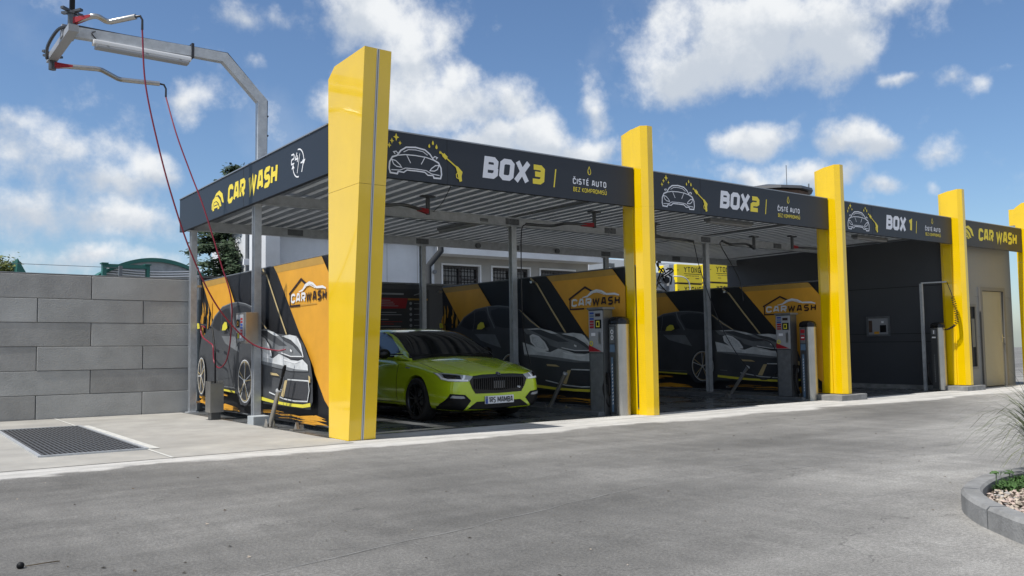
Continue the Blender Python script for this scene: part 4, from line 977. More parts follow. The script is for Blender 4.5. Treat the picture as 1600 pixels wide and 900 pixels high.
def vac(label, kind, dx=0, dy=0, dz=0):
    x0, x1, y0, y1 = 4.80, 5.06, .10, .33; z0 = -.085
    t = thing('vacuum_column', label, 'vacuum column', (4.93, .22, z0), 'rounded vacuum columns beside the pillars')
    arc = [(x0+.035, y1), (x0, y1-.02), (x0, y0+.06)]+[(x0+.13-.13*math.cos(a), y0+.06-.10*math.sin(a)) for a in [R(15*k) for k in range(1, 12)]]+[(x1, y0+.06), (x1, y1)]
    bm = nb(); prism(bm, arc, 'z', z0, 1.36); link_mesh('body', bm, 'steel', t, smooth=30)
    bm = nb(); big = [(x0+.13+(a-x0-.13)*1.06, .215+(b-.215)*1.06) for a, b in arc]; top = [(x0+.13+(a-x0-.13)*.5, .215+(b-.215)*.5) for a, b in arc]
    rings = []
    for sc_, z in ((1.06, 1.361), (1.06, 1.41), (.95, 1.45), (.7, 1.475), (.3, 1.485)): rings.append([bm.verts.new((x0+.13+(a-x0-.13)*sc_, .215+(b-.215)*sc_, z)) for a, b in arc])
    n = len(arc)
    for a, b in zip(rings, rings[1:]):
        for i in range(n): bm.faces.new((a[i], a[(i+1) % n], b[(i+1) % n], b[i]))
    bm.faces.new(rings[-1]); bm.faces.new(rings[0][::-1]); link_mesh('cap', bm, 'black_gloss', t, smooth=40)
    bm = nb(); box(bm, x0-.010, x0-.001, y0+.065, y1-.022, z0+.03, 1.34); link_mesh('front_panel', bm, 'steel_dark', t)
    pr = Print(lambda u, v, h: (x0-.010-h, -u, v)); a, b = -(y1-.03), -(y0+.075)
    Q = lambda f0, f1, v0, v1, m: pr.poly([(a+(b-a)*f0, v0), (a+(b-a)*f1, v0), (a+(b-a)*f1, v1), (a+(b-a)*f0, v1)], m)
    if kind == 'blue':
        Q(.05, .95, 1.06, 1.32, 'galv_dark'); Q(.05, .95, .92, 1.04, 'blue_panel')
        for k in (0, 1): c = ((a+b)/2+.0, 1.24-.09*k); pr.line([(c[0]+.026*math.cos(q), c[1]+.032*math.sin(q)) for q in [j*.785 for j in range(8)]], .014, 'white', closed=True)
        Q(.22, .62, -.02, .84, 'blue_panel')
    elif kind == 'red':
        Q(.05, .95, 1.04, 1.33, 'galv_dark'); Q(.1, .85, 1.24, 1.31, 'red'); Q(.1, .85, 1.10, 1.20, 'red'); Q(.2, .75, 1.14, 1.16, 'white'); Q(.05, .95, .90, 1.02, 'blue_panel'); Q(.25, .65, -.02, .82, 'blue_panel')
    else:
        Q(.1, .9, 1.2, 1.32, 'galv_dark'); Q(.4, .6, 1.22, 1.30, 'white'); Q(.15, .85, 1.12, 1.15, 'white')
    rr = random.Random(9)
    for k in range(12): pr.line([(a+(b-a)*.42, .1+.055*k), (a+(b-a)*.42+.012, .13+.055*k)], .012, 'white' if kind != 'dark' else 'label_grey')
    pr.done('decals', t)
    bm = nb(); tube(bm, catmull([(4.74, .36, .55), (4.72, .38, .35), (4.74, .36, .15), (4.80, .36, .05)], 6), .022, 8); link_mesh('suction_hose', bm, 'black', t)
    if dx:
        for ob in [t]: ob.location += Vector((dx, dy, dz))
    return t
vac('silver and black vacuum column with two white rings beside the bay 3 pillar', 'blue')
vac('silver and black vacuum column with red stickers beside the bay 2 pillar', 'red', 5.30, .14, -.05)
v3 = vac('dark vacuum column with a coiled hose beside the bay 1 pillar', 'dark', 10.40, .10, -.08)
t = thing('hose_mast', 'thin steel mast with a side arm and coiled hose by the bay 1 pillar', 'mast', (15.12, .62, gz(15, .6)))
bm = nb(); box(bm, 15.19, 15.25, .57, .63, gz(15, .6), 2.33); link_mesh('pole', bm, 'galv', t)
bm = nb(); beam(bm, (15.22, .60, 2.345), (15.33, .06, 2.345), .03, .03); link_mesh('side_arm', bm, 'galv', t)
co = []
for k in range(150):
    a = k/149; cxx = 15.34+.04*math.sin(a*3.1); z = 2.34-1.35*a if a < .75 else 2.34-1.35*.75-.10*math.sin((a-.75)*4*1.57); yy = .05-.16*math.sin(min(1, a*1.6)*1.57)+(.0 if a < .7 else (a-.7)*.9); rr_ = .04 if .25 < a < .95 else .004
    co.append((cxx+rr_*math.cos(k*1.1), yy+rr_*math.sin(k*1.1), z))
bm = nb(); tube(bm, co, .008, 6); link_mesh('coiled_hose', bm, 'black', t)

# ------------------------------------------------------------------ booms and lamps under the roof
def roof_boom(x, y, ang, label, m='red', hose_to=None, s=1.0):
    z = 3.20; t = thing('ceiling_boom', label, 'swivel boom', (x, y, z), 'hose booms under the canopy roof')
    bm = nb(); box(bm, x-.12, x+.12, y-.05, y+.05, 3.43, 3.46); tube(bm, [(x, y, z-.05), (x, y, 3.43)], .035, 12); link_mesh('swivel', bm, 'steel_dark', t)
    c, s_ = math.cos(R(ang)), math.sin(R(ang)); P = lambda d, o, h=0: Vector((x+c*d-s_*o, y+s_*d+c*o, z+h))
    bm = nb(); pts = [P(.05, 0), P(.65*s, 0, .02), P(.95*s, -.22, 0), P(1.55*s, -.22, .02)]
    tube(bm, catmull([tuple(p) for p in pts], 5), .027, 10); link_mesh('tube', bm, 'steel_dark', t, smooth=60)
    bm = nb(); a, b = P(0, 0), P(.26, 0); q = Vector((-s_, c, 0))*.03
    vs = [a+Vector((0, 0, .04))+q, a+Vector((0, 0, -.04))+q, b+Vector((0, 0, -.02))+q, b+Vector((0, 0, .03))+q]; A = [bm.verts.new(v) for v in vs]; B = [bm.verts.new(v-q*2) for v in vs]
    bm.faces.new(A); bm.faces.new(B[::-1])
    for i in range(4): bm.faces.new((A[i], B[i], B[(i+1) % 4], A[(i+1) % 4]))
    link_mesh('bracket', bm, m, t)
    if hose_to:
        e = pts[-1]; bm = nb(); h = [tuple(e), (e.x+c*.08, e.y+s_*.08, e.z-.12)]+hose_to; tube(bm, catmull(h, 8), .010, 6)
        tag(link_mesh('hanging_hose', bm, 'dark_hose', smooth=60), label.replace(' with a thin hanging hose', '').replace('ceiling boom', 'thin hanging hose').replace('boom', 'hose').replace('with a red bracket ', ''), 'hose', 'dark hoses hanging from the ceiling booms')
roof_boom(2.45, 1.95, 205, 'left ceiling boom with a red bracket over the green car', hose_to=[(1.0, 1.35, 2.3), (.98, 1.4, 1.4)])
roof_boom(6.35-.5, 1.75, 160, 'ceiling boom with a red bracket near the top of the bay 3 pillar', hose_to=[(4.35, 2.0, 2.4), (4.45, 2.1, 1.3), (4.6, 2.1, .7)], s=.8)
roof_boom(8.0, 2.3, 20, 'ceiling boom curving down over the middle of bay 2', m='steel_dark', hose_to=[(9.75, 2.6, 2.5), (9.9, 2.3, 1.5), (10.0, 1.9, .75), (10.1, 1.4, .25), (10.1, .95, .5), (10.05, 1.1, 1.0), (10.0, 1.6, 1.1)])
roof_boom(12.35, 2.1, 10, 'far ceiling boom with a red bracket near the top of the bay 2 pillar', hose_to=[(14.0, 2.2, 2.4), (14.2, 2.2, 1.5)])
roof_boom(11.6, 2.6, 200, 'ceiling boom with a thin hanging hose at the far side of bay 2', m='steel_dark', hose_to=[(10.1, 1.9, 2.4), (10.12, 1.8, 1.9)])
for k, (x, y, lab) in enumerate(((4.25, 3.7, 'long grey lamp housing under the roof above the green car'), (8.6, .9, 'long grey lamp housing under the bay 2 fascia'), (13.6, .9, 'long grey lamp housing under the bay 1 fascia'))):
    lf = thing('ceiling_lamp', lab, 'ceiling lamp', (x, y, 3.3), 'lamp housings under the canopy roof')
    bm = nb(); 
    if k == 0: box(bm, x-.09, x+.09, y-.75, y+.75, 3.30, 3.36, bev=.02)
    else: box(bm, x-.65, x+.65, y-.08, y+.08, 3.33, 3.39, bev=.02)
    link_mesh('housing', bm, 'galv_dark', lf)
    bm = nb()
    if k == 0: box(bm, x-.07, x+.07, y-.72, y+.72, 3.265, 3.299, bev=.01)
    else: box(bm, x-.62, x+.62, y-.06, y+.06, 3.295, 3.329, bev=.01)
    link_mesh('diffuser', bm, 'label_grey', lf)
for k, (x0, y0, x1, y1) in enumerate(((1.9, .3, 3.2, 3.0), (.7, 3.1, 4.8, 4.0))):
    bm = nb(); tube(bm, catmull([(x0, y0, 3.42), ((x0+x1)/2, (y0+y1)/2, 3.33), (x1, y1, 3.40)], 6), .006, 5)
    tag(link_mesh('cable', bm, 'black'), ['thin black cable slung under the roof near the bay 3 fascia', 'thin black cable slung across the roof behind the first beam'][k], 'cable')

# ------------------------------------------------------------------ neighbouring buildings
t = thing('white_building', 'white rendered building with barred windows behind the wash bays', 'building', (10.7, 17, -.3))
g = gz(10, 16)-.2
bm = nb(); box(bm, 4.6, 9.95, 14.0, 20, g, 5.2); link_mesh('wall', bm, 'white_wall', t)
bm = nb()
xs = [9.96, 10.40, 12.02, 12.44, 14.20, 14.60, 16.36, 17.0]
box(bm, 9.951, 17.0, 14.3, 20, g, 2.55); box(bm, 9.951, 17.0, 14.3, 20, 3.76, 5.0)
for a, b in ((9.951, 10.40), (12.02, 12.44), (14.20, 14.60), (16.36, 17.0)): box(bm, a, b, 14.3, 20, 2.551, 3.759)
link_mesh('recessed_wall', bm, 'plaster_grey', t)
bm = nb(); box(bm, 9.953, 17.15, 13.5, 14.299, 3.99, 4.28); link_mesh('eave', bm, 'white_wall', t)
bm = nb(); box(bm, 4.17, 4.59, 13.7, 14.5, g, 4.6); link_mesh('corner_pier', bm, 'white_wall', t)
bm = nb(); box(bm, 4.5, 9.97, 13.8, 14.1, 4.36, 4.42); link_mesh('flashing', bm, 'rust', t)
bm = nb(); 
for x in (6.4, 8.2, 9.3): box(bm, x, x+.015, 13.994, 14.0, g, 5.1)
link_mesh('render_joint', bm, 'plaster_grey', t)
for x0, x1 in ((10.40, 12.02), (12.44, 14.20), (14.60, 16.36)):
    bm = nb(); 
    for q in ((x0, x0+.06, 2.55, 3.76), (x1-.06, x1, 2.55, 3.76), (x0+.06, x1-.06, 3.70, 3.76)): box(bm, q[0], q[1], 14.27, 14.42, q[2], q[3])
    w = link_mesh('window', bm, 'white', t)
    bm = nb(); m_ = (x0+x1)/2+.0
    for q in ((x0+.061, x0+.14, 2.56, 3.69), (x1-.14, x1-.061, 2.56, 3.69), (x0+.14, x1-.14, 3.60, 3.69), (m_-.05, m_+.05, 2.56, 3.60), (m_+.05, x1-.14, 3.22, 3.28)): box(bm, q[0], q[1], 14.40, 14.46, q[2], q[3])
    link_mesh('sash', bm, 'sash_grey', w)
    bm = nb(); box(bm, x0+.07, x1-.07, 14.47, 14.48, 2.56, 3.69); link_mesh('pane', bm, 'glass_win', w)
    bm = nb(); x = x0+.2
    while x < x1-.15: tube(bm, [(x, 14.36, 2.56), (x, 14.36, 3.66)], .008, 5); x += .13
    for z in (2.75, 2.95, 3.15, 3.35, 3.52): tube(bm, [(x0+.1, 14.36, z), (x1-.1, 14.36, z)], .008, 5)
    link_mesh('bars', bm, 'black', w)
bm = nb(); box(bm, 16.62, 16.95, 14.28, 14.30, 2.6, 3.7); link_mesh('shutter', bm, 'plaster_grey', t)
t_ = nb(); tube(t_, [(9.80, 13.35, 4.45), (9.80, 13.35, 4.04), (9.34, 13.35, 3.54), (9.34, 13.35, g)], .10, 12)
p = link_mesh('downpipe', t_, 'pipe_grey', t, smooth=60)
bm = nb(); tube(bm, [(10.0, 14.2, 3.42), (9.93, 13.92, 3.42)], .07, 10); link_mesh('vent_pipe', bm, 'galv_dark', t)
# mid grey yard wall between
t = thing('white_container', 'bright white site container standing in the sun behind bay 3', 'container', (20.9, 18.4, 1))
g = gz(20, 18)-.1; bm = nb(); box(bm, 20.35, 22.7, 18.0, 23, g, 4.75, bev=.03); link_mesh('body', bm, 'white', t)
bm = nb(); box(bm, 21.45, 21.9, 17.95, 17.99, 3.3, 4.55); link_mesh('grille', bm, 'galv_dark', t)
t = thing('air_conditioner', 'white fan unit of an air conditioner beside the bay 3 pillar, beyond the bays', 'air conditioner', (15.6, 10.1, 3))
bm = nb(); box(bm, 14.05, 15.2, 10.0, 10.35, 2.75, 3.42, bev=.02); link_mesh('case', bm, 'label_grey', t)
bm = nb(); tube(bm, [(14.62, 9.99, 3.08), (14.62, 9.96, 3.08)], .24, 20); link_mesh('fan', bm, 'black', t)
bm = nb()
for x in (14.2, 15.0): box(bm, x-.03, x+.03, 10.1, 10.2, gz(14, 10), 2.74)
link_mesh('stand', bm, 'galv_dark', t)
# pump skid seen over the banner of bay 2
t = thing('pump_unit', 'grey pump and pipework unit standing behind bay 2, left of the yellow stacks', 'machine', (16.8, 10.4, 1))
bm = nb(); box(bm, 16.2, 17.3, 10.2, 10.9, gz(16, 10), 3.15, bev=.02); link_mesh('base', bm, 'label_grey', t)
bm = nb(); box(bm, 16.25, 16.65, 10.1, 10.3, 2.75, 3.35, bev=.02); box(bm, 16.9, 17.15, 10.1, 10.35, 2.7, 3.65, bev=.02); link_mesh('pump_case', bm, 'galv', t)
bm = nb()
rr = random.Random(8)
for k in range(9):
    x, z = rr.uniform(16.2, 17.2), rr.uniform(3.0, 3.7); tube(bm, catmull([(x, 10.05, z), (x+rr.uniform(-.3, .3), 10.0, z+rr.uniform(-.2, .2)), (x+rr.uniform(-.4, .4), 10.1, z-.3)], 5), .025, 7)
tube(bm, [(16.7, 10.05, 3.1), (16.7, 10.0, 3.1)], .12, 14)
link_mesh('pipework', bm, 'black', t)
bm = nb(); tube(bm, catmull([(17.1, 10.1, 3.25), (17.6, 10.1, 3.24), (17.9, 10.1, 3.05), (17.95, 10.1, 2.6)], 6), .02, 8); box(bm, 16.2, 17.6, 10.5, 10.6, 3.68, 3.74); link_mesh('handrail', bm, 'white', t)
# pallets of wrapped blocks
def pallet(label):
    x0, x1, y0, y1 = 0, 1.50, 0, 1.0; h = .66
    t = thing('block_pallet', label, 'pallet', (0, 0, 0), 'stacked yellow pallets of wrapped blocks')
    bm = nb(); box(bm, x0, x1, y0, y1, .055, .055+h+.07, bev=.02); w = link_mesh('wrapping', bm, 'ytong_yellow', t)
    bm = nb()
    for x in (x0+.02, (x0+x1)/2-.05, x1-.12): box(bm, x, x+.1, y0, y1, .015, .04)
    box(bm, x0, x1, y0, y1, .041, .054); box(bm, x0, x1, y0, y1, 0, .014); link_mesh('pallet_board', bm, 'bark', t)
    pr = Print(lambda u, v, h_: (u, -h_, v)); text(pr, 'YTONG', .42, .47, .22, .98, .17, 'black', serif=True, gap=.28); pr.line([(.40, .41), (1.42, .41)], .02, 'black')
    for k in range(9): pr.line([(.50+.09*k, .335), (.55+.09*k, .335)], .03, 'rust')
    pr.line([(.50, .22), (.70, .22)], .02, 'rust'); pr.line([(1.08, .24), (1.30, .24)], .03, 'rust'); pr.line([(.02, .55), (.10, .55)], .02, 'black')
    pr.done('lettering', t); return t
first = pallet('yellow wrapped building block pallet, topmost of the left stack behind bay 2')
n = 0
for sx, nm, top in ((20.52, 'left', 4.07), (22.48, 'right', 4.16)):
    k = 0; z = top-.795
    while z > -.3:
        c = first if n == 0 else copy_tree(first)
        c.location = (sx, 13, z); c['label'] = 'yellow wrapped building block pallet, %s of the %s stack behind bay 2' % (('topmost', 'second from the top', 'third from the top', 'fourth from the top', 'lowest', 'lowest')[k], nm)
        n += 1; k += 1; z -= .795 if nm == 'left' else .795
# round dark tower beyond
t = thing('round_tower', 'dark many sided tower top with an antenna above the bay 2 fascia', 'tower', (33.6, 17.6, 0))
bm = nb(); c = (33.7, 18.2); rr_ = 2.1
ring = lambda r, z: [bm.verts.new((c[0]+r*math.cos(R(22.5+30*k)), c[1]+r*math.sin(R(22.5+30*k)), z)) for k in range(12)]
a = ring(rr_, -1); b = ring(rr_, 8.75)
for i in range(12): bm.faces.new((a[i], a[(i+1) % 12], b[(i+1) % 12], b[i]))
link_mesh('drum', bm, 'rust', t)
bm = nb(); a = ring(rr_+.25, 8.80); b = ring(rr_+.2, 8.95); d_ = ring(.3, 9.35)
for p, q in ((a, b), (b, d_)):
    for i in range(12): bm.faces.new((p[i], p[(i+1) % 12], q[(i+1) % 12], q[i]))
bm.faces.new(d_); bm.faces.new(a[::-1]); link_mesh('roof', bm, 'anthracite', t)
bm = nb(); tube(bm, [(34.0, 17.2, 9.2), (34.0, 17.2, 10.3)], .02, 5); tube(bm, [(36.0, 17.2, 8.7), (36.0, 17.2, 9.5)], .04, 6); link_mesh('antenna', bm, 'galv_dark', t)
bm = nb()
bm.free()
for k in range(12):
    bm = nb(); a_ = R(22.5+30*k); b_ = R(22.5+30*(k+1)); px, py = c[0]+(rr_+.02)*math.cos((a_+b_)/2)*.966, c[1]+(rr_+.02)*math.sin((a_+b_)/2)*.966
    box(bm, px-.1, px+.1, py-.1, py+.1, 7.9, 8.5); link_mesh('window', bm, 'black', t)

# arched covered hall behind the block wall
t = thing('arched_hall', 'green framed tent hall with an arched grey cover behind the block wall', 'hall', (1.5, 17, 0))
A0, A1, H0, H1 = .15, 3.35, 3.0, 3.66
def arch(off, n=24):
    out = []
    for k in range(n+1):
        u = k/n; x = A0-off+(A1-A0+2*off)*u; out.append((x, H0+(H1-H0+off)*math.sin(math.pi*u)**.72))
    return out
bm = nb(); o = arch(0); i_ = arch(-.11); 
for k in range(len(o)-1):
    prism(bm, [(o[k][0], o[k][1]), (o[k+1][0], o[k+1][1]), (i_[k+1][0], i_[k+1][1]), (i_[k][0], i_[k][1])], 'y', 15.9, 17.0)
link_mesh('arched_edge', bm, 'green_cover', t)
bm = nb(); prism(bm, [(A0+.1, -.3)]+[(a, b) for a, b in arch(-.10)]+[(A1-.1, -.3)], 'y', 15.98, 22); link_mesh('cover', bm, 'tarp_grey', t)
bm = nb()
for z in (3.17, 3.24, 3.31): tube(bm, catmull([(A0+.3, 15.93, z), (1.7, 15.93, z-.05), (A1-.3, 15.93, z+.02)], 6), .018, 6)
link_mesh('fold', bm, 'white', t)
bm = nb(); box(bm, .28, 1.50, 15.5, 15.7, 3.30, 3.40); box(bm, .28, .38, 15.5, 15.7, -.3, 3.30); box(bm, 1.42, 1.50, 15.5, 15.7, -.3, 3.30); box(bm, .25, .42, 15.45, 15.75, 3.40, 3.43); box(bm, 1.36, 1.53, 15.45, 15.75, 3.40, 3.43); link_mesh('gate_frame', bm, 'green_cover', t)
bm = nb(); prism(bm, [(-1.85, -.3), (-1.55, -.3), (-1.49, 3.14), (-1.68, 3.50)], 'y', 16, 18); tag(link_mesh('green_gable', bm, 'green_cover'), 'small green sheet gable edge beside the yellowish tree at the far left', 'roof edge')
t = thing('overhead_wire', 'thin power line crossing the sky just above the block wall', 'wire', (0, 14, 3.3))
bm = nb(); tube(bm, [(-6, 14, 3.20), (.4, 14, 3.17)], .008, 4); link_mesh('strand', bm, 'galv_dark', t)
bm = nb(); box(bm, .38, .46, 13.95, 14.05, -.3, 3.22); link_mesh('bracket', bm, 'galv_dark', t)
t = thing('lamp_pole', 'thin grey pole with a small white box between the tree and the white building', 'pole', (3.05, 12, 0))
bm = nb(); tube(bm, [(3.05, 12, -.2), (3.05, 12, 4.3)], .055, 8); link_mesh('pole', bm, 'galv_dark', t)
bm = nb(); box(bm, 2.92, 3.06, 11.88, 11.96, 3.18, 3.34, bev=.01); link_mesh('junction_box', bm, 'white', t)
# ------------------------------------------------------------------ trees
def foliage(bm, c, n, spread, size, rnd, flat=.5):
    for _ in range(n):
        p = Vector(c)+Vector((rnd.gauss(0, spread), rnd.gauss(0, spread), rnd.gauss(0, spread*flat)))
        d = Vector((rnd.uniform(-1, 1), rnd.uniform(-1, 1), rnd.uniform(-.5, .3))).normalized(); s = d.orthogonal().normalized(); L = size*rnd.uniform(.6, 1.4); w = L*.28
        vs = [bm.verts.new(p+d*L), bm.verts.new(p+s*w), bm.verts.new(p-d*L*.6), bm.verts.new(p-s*w)]; bm.faces.new(vs)
def spruce(x, y, z0, H, Rb, label, seed):
    rnd = random.Random(seed); t = thing('spruce_tree', label, 'tree', (x, y, z0)); bm = nb(); tr = nb(); tube(tr, [(x, y, z0), (x, y, z0+H*.95)], [.22, .02], 8)
    h = .25
    while h < 1:
        nb_ = int(9*(1-h)+5)
        for k in range(nb_):
            a = rnd.uniform(0, 6.28); L = Rb*(1-h)**.75*rnd.uniform(.7, 1.12)+.12; zz = z0+H*h
            tip = Vector((x+math.cos(a)*L, y+math.sin(a)*L, zz-.10*L+rnd.uniform(-.1, .15))); b = Vector((x, y, zz+.12)); tube(tr, [b, tip], [.025, .006], 4, caps=False)
            m = int(4+L*5)
            for j in range(m):
                p = b.lerp(tip, .25+.78*j/m); foliage(bm, p-Vector((0, 0, .04)), 18, .12, .11, rnd, .6)
        h += .035
    link_mesh('trunk', tr, 'bark', t); link_mesh('crown', bm, 'needle', t)
spruce(4.65, 18, gz(4.7, 18), 7.25, 2.5, 'dark green spruce rising behind the left end of the canopy', 5)
t = thing('young_tree', 'yellowish green tree top peeping over the block wall at the far left', 'tree', (-2.35, 17, gz(-2, 17)))
rnd = random.Random(6); bm = nb()
for _ in range(130):
    a = rnd.uniform(0, 6.28); q = rnd.random()**.5; foliage(bm, (-2.35+.75*q*math.cos(a), 17+.7*q*math.sin(a), 3.0+rnd.uniform(-.6, .66)*(1.05-q*.5)), 60, .13, .07, rnd, .9)
link_mesh('crown', bm, 'leaf_yellow', t)
bm = nb(); tube(bm, [(-2.35, 17, -.2), (-2.3, 17, 1.6), (-2.35, 17, 3.0)], [.12, .08, .03], 8)
for a in range(5): tube(bm, [(-2.32, 17, 1.6+.2*a), (-2.35+.5*math.cos(a*1.3), 17+.5*math.sin(a*1.3), 2.6+.15*a)], [.04, .01], 5)
link_mesh('trunk', bm, 'bark', t)

# ------------------------------------------------------------------ planter
ctr = Vector((2.35, -8.35)); outer = []
ring_pts = [(2.34, -6.69), (1.76, -6.67), (1.11, -6.82), (.70, -7.06), (.41, -7.34), (.20, -7.62), (.10, -8.1), (.20, -8.7), (.6, -9.4), (1.6, -9.9), (3.0, -9.9), (4.1, -9.2), (4.5, -8.2), (4.1, -7.3), (3.2, -6.8)]
sp = catmull([(a, b, 0) for a, b in ring_pts+[ring_pts[0]]], 6)[:-1]; outer = [Vector((p.x, p.y)) for p in sp]
def inset(P, d):
    out = []
    for i in range(len(P)):
        a, b = P[i-1], P[(i+1) % len(P)]; tdir = (b-a).normalized(); nrm = Vector((tdir.y, -tdir.x))
        if nrm.dot(ctr-P[i]) < 0: nrm = -nrm
        out.append(P[i]+nrm*d)
    return out
inner = inset(outer, .12)
t = thing('planter_kerb', 'curved concrete kerb around the gravel bed at the lower right', 'kerb', (2.35, -8.35, gz(2.3, -8.3)))
bm = nb(); n = len(outer); Hc = .125
prof = [(0, -.02), (0, Hc-.02), (.015, Hc), (.105, Hc), (.12, Hc-.015), (.12, -.02)]
rings = []
for i in range(n):
    nrm = (inner[i]-outer[i]).normalized(); rings.append([bm.verts.new((outer[i].x+nrm.x*d, outer[i].y+nrm.y*d, gz(outer[i].x, outer[i].y)+h)) for d, h in prof])
for i in range(n):
    a, b = rings[i], rings[(i+1) % n]
    for k in range(len(prof)-1): bm.faces.new((a[k], a[k+1], b[k+1], b[k]))
bmesh.ops.recalc_face_normals(bm, faces=bm.faces[:]); link_mesh('kerb_ring', bm, 'curb', t, smooth=35)
bm = nb()
for i in range(4, n, 9):
    o_, nr = outer[i], (inner[i]-outer[i]).normalized(); g = gz(o_.x, o_.y); tg = Vector((-nr.y, nr.x))*.004
    vs = [(o_-nr*.002, -.0), (o_-nr*.002, Hc-.015), (o_+nr*.015, Hc+.002), (o_+nr*.105, Hc+.002)]
    for (p, h), (q, h2) in zip(vs, vs[1:]): bm.faces.new([bm.verts.new((*(p+tg), g+h)), bm.verts.new((*(q+tg), g+h2)), bm.verts.new((*(q-tg), g+h2)), bm.verts.new((*(p-tg), g+h))])
link_mesh('kerb_joint', bm, 'galv_dark', t)
def inside(p, P):
    c = False
    for i in range(len(P)):
        a, b = P[i-1], P[i]
        if (a.y > p.y) != (b.y > p.y) and p.x < (b.x-a.x)*(p.y-a.y)/(b.y-a.y)+a.x: c = not c
    return c
bm = nb(); f = bm.faces.new([bm.verts.new((p.x, p.y, gz(p.x, p.y)+.055)) for p in inner]); struct('planter_soil', bm, 'soil')
rnd = random.Random(12); bm = nb(); ins2 = inset(outer, .15); cnt = 0
base = [Vector(v) for v in ((1, 0, 0), (-1, 0, 0), (0, 1, 0), (0, -1, 0), (0, 0, 1), (0, 0, -1))]
fi = ((0, 2, 4), (2, 1, 4), (1, 3, 4), (3, 0, 4), (2, 0, 5), (1, 2, 5), (3, 1, 5), (0, 3, 5))
while cnt < 7500:
    p = Vector((rnd.uniform(.1, 3.2), rnd.uniform(-9, -6.65)))
    if not inside(p, ins2): continue
    cnt += 1; s = rnd.uniform(.008, .021); a = rnd.uniform(0, 6.28); R3 = Matrix.Rotation(a, 3, 'Z') @ Matrix.Rotation(rnd.uniform(-.8, .8), 3, 'X')
    sx, sy, sz_ = s*rnd.uniform(.8, 1.4), s*rnd.uniform(.6, 1), s*rnd.uniform(.45, .8); o_ = Vector((p.x, p.y, gz(p.x, p.y)+.064+rnd.uniform(0, .018)))
    vs = [bm.verts.new(o_+R3 @ Vector((v.x*sx, v.y*sy, v.z*sz_))) for v in base]; mi = rnd.choice((0, 0, 0, 1, 1, 2))
    for q in fi: bm.faces.new([vs[i] for i in q]).material_index = mi
mat('pebble_rose', (.42, .33, .28), .7, var=.3, vscale=30); mat('pebble_grey', (.33, .31, .29), .7, var=.3, vscale=30)
o = link_mesh('gravel', bm, ['pebble', 'pebble_rose', 'pebble_grey'], smooth=80); o['kind'] = 'stuff'
bm = nb(); cnt = 0
while cnt < 9000:
    p = Vector((rnd.uniform(1.2, 2.9), rnd.uniform(-7.9, -6.75)))
    dd = min((p-q).length for q in inner[::3])
    if not inside(p, ins2) or not ((p.y > -6.86-.75*(p.x-1.3)-.03*math.sin(p.x*23) and p.x > 1.22)): continue
    cnt += 1; g = gz(p.x, p.y)+.055; h = rnd.uniform(.02, .06); a = rnd.uniform(0, 6.28); d = Vector((math.cos(a), math.sin(a), 0)); s = Vector((-d.y, d.x, 0))*rnd.uniform(.004, .009)
    b = Vector((p.x, p.y, g)); m_ = b+d*h*.4+Vector((0, 0, h*.8)); e = b+d*h*.9+Vector((0, 0, h))
    v = [bm.verts.new(b+s*.4), bm.verts.new(m_+s), bm.verts.new(e), bm.verts.new(m_-s), bm.verts.new(b-s*.4)]; bm.faces.new(v)
o = link_mesh('ground_cover', bm, 'grass_green'); o['kind'] = 'stuff'
for (x, y, lab) in ((1.50, -6.86, 'tiny leafy sprig standing nearest the kerb edge of the gravel bed'), (1.58, -6.91, 'second leafy sprig just right of the kerb sprig')):
    t = thing('sprig', lab, 'plant', (x, y, gz(x, y)+.06)); g = gz(x, y)+.06; bm = nb(); tube(bm, [(x, y, g), (x+.01, y, g+.11)], .003, 5); link_mesh('stem', bm, 'grass_green', t); bm = nb(); foliage(bm, (x+.01, y, g+.115), 16, .014, .022, rnd, .3); link_mesh('leaves', bm, 'grass_green', t)
t = thing('ornamental_grass', 'arching clump of thin ornamental grass at the right edge of the photo', 'grass clump', (2.24, -6.98, gz(2.2, -7)+.05))
bm = nb(); c = Vector((2.24, -6.98, gz(2.2, -7.0)+.05))
for k in range(620):
    a = rnd.uniform(0, 6.28); L = rnd.uniform(.4, 1.0); lean = rnd.uniform(.25, 1.15); d = Vector((math.cos(a), math.sin(a), 0)); s = Vector((-d.y, d.x, 0)); b = c+d*rnd.uniform(0, .09)+s*rnd.uniform(-.05, .05); pv = None; w = rnd.uniform(.004, .008)
    for j in range(8):
        u = j/7; p = b+d*(L*lean*u**1.5*.8)+Vector((0, 0, L*(u*1.1-.75*lean*u*u*u))); ww = w*(1-u*.85)
        cur = (bm.verts.new(p+s*ww), bm.verts.new(p-s*ww))
        if pv: f = bm.faces.new((pv[0], cur[0], cur[1], pv[1])); f.material_index = k % 4 == 0
        pv = cur
link_mesh('blades', bm, ['grass_dry', 'leaf_yellow'], t)
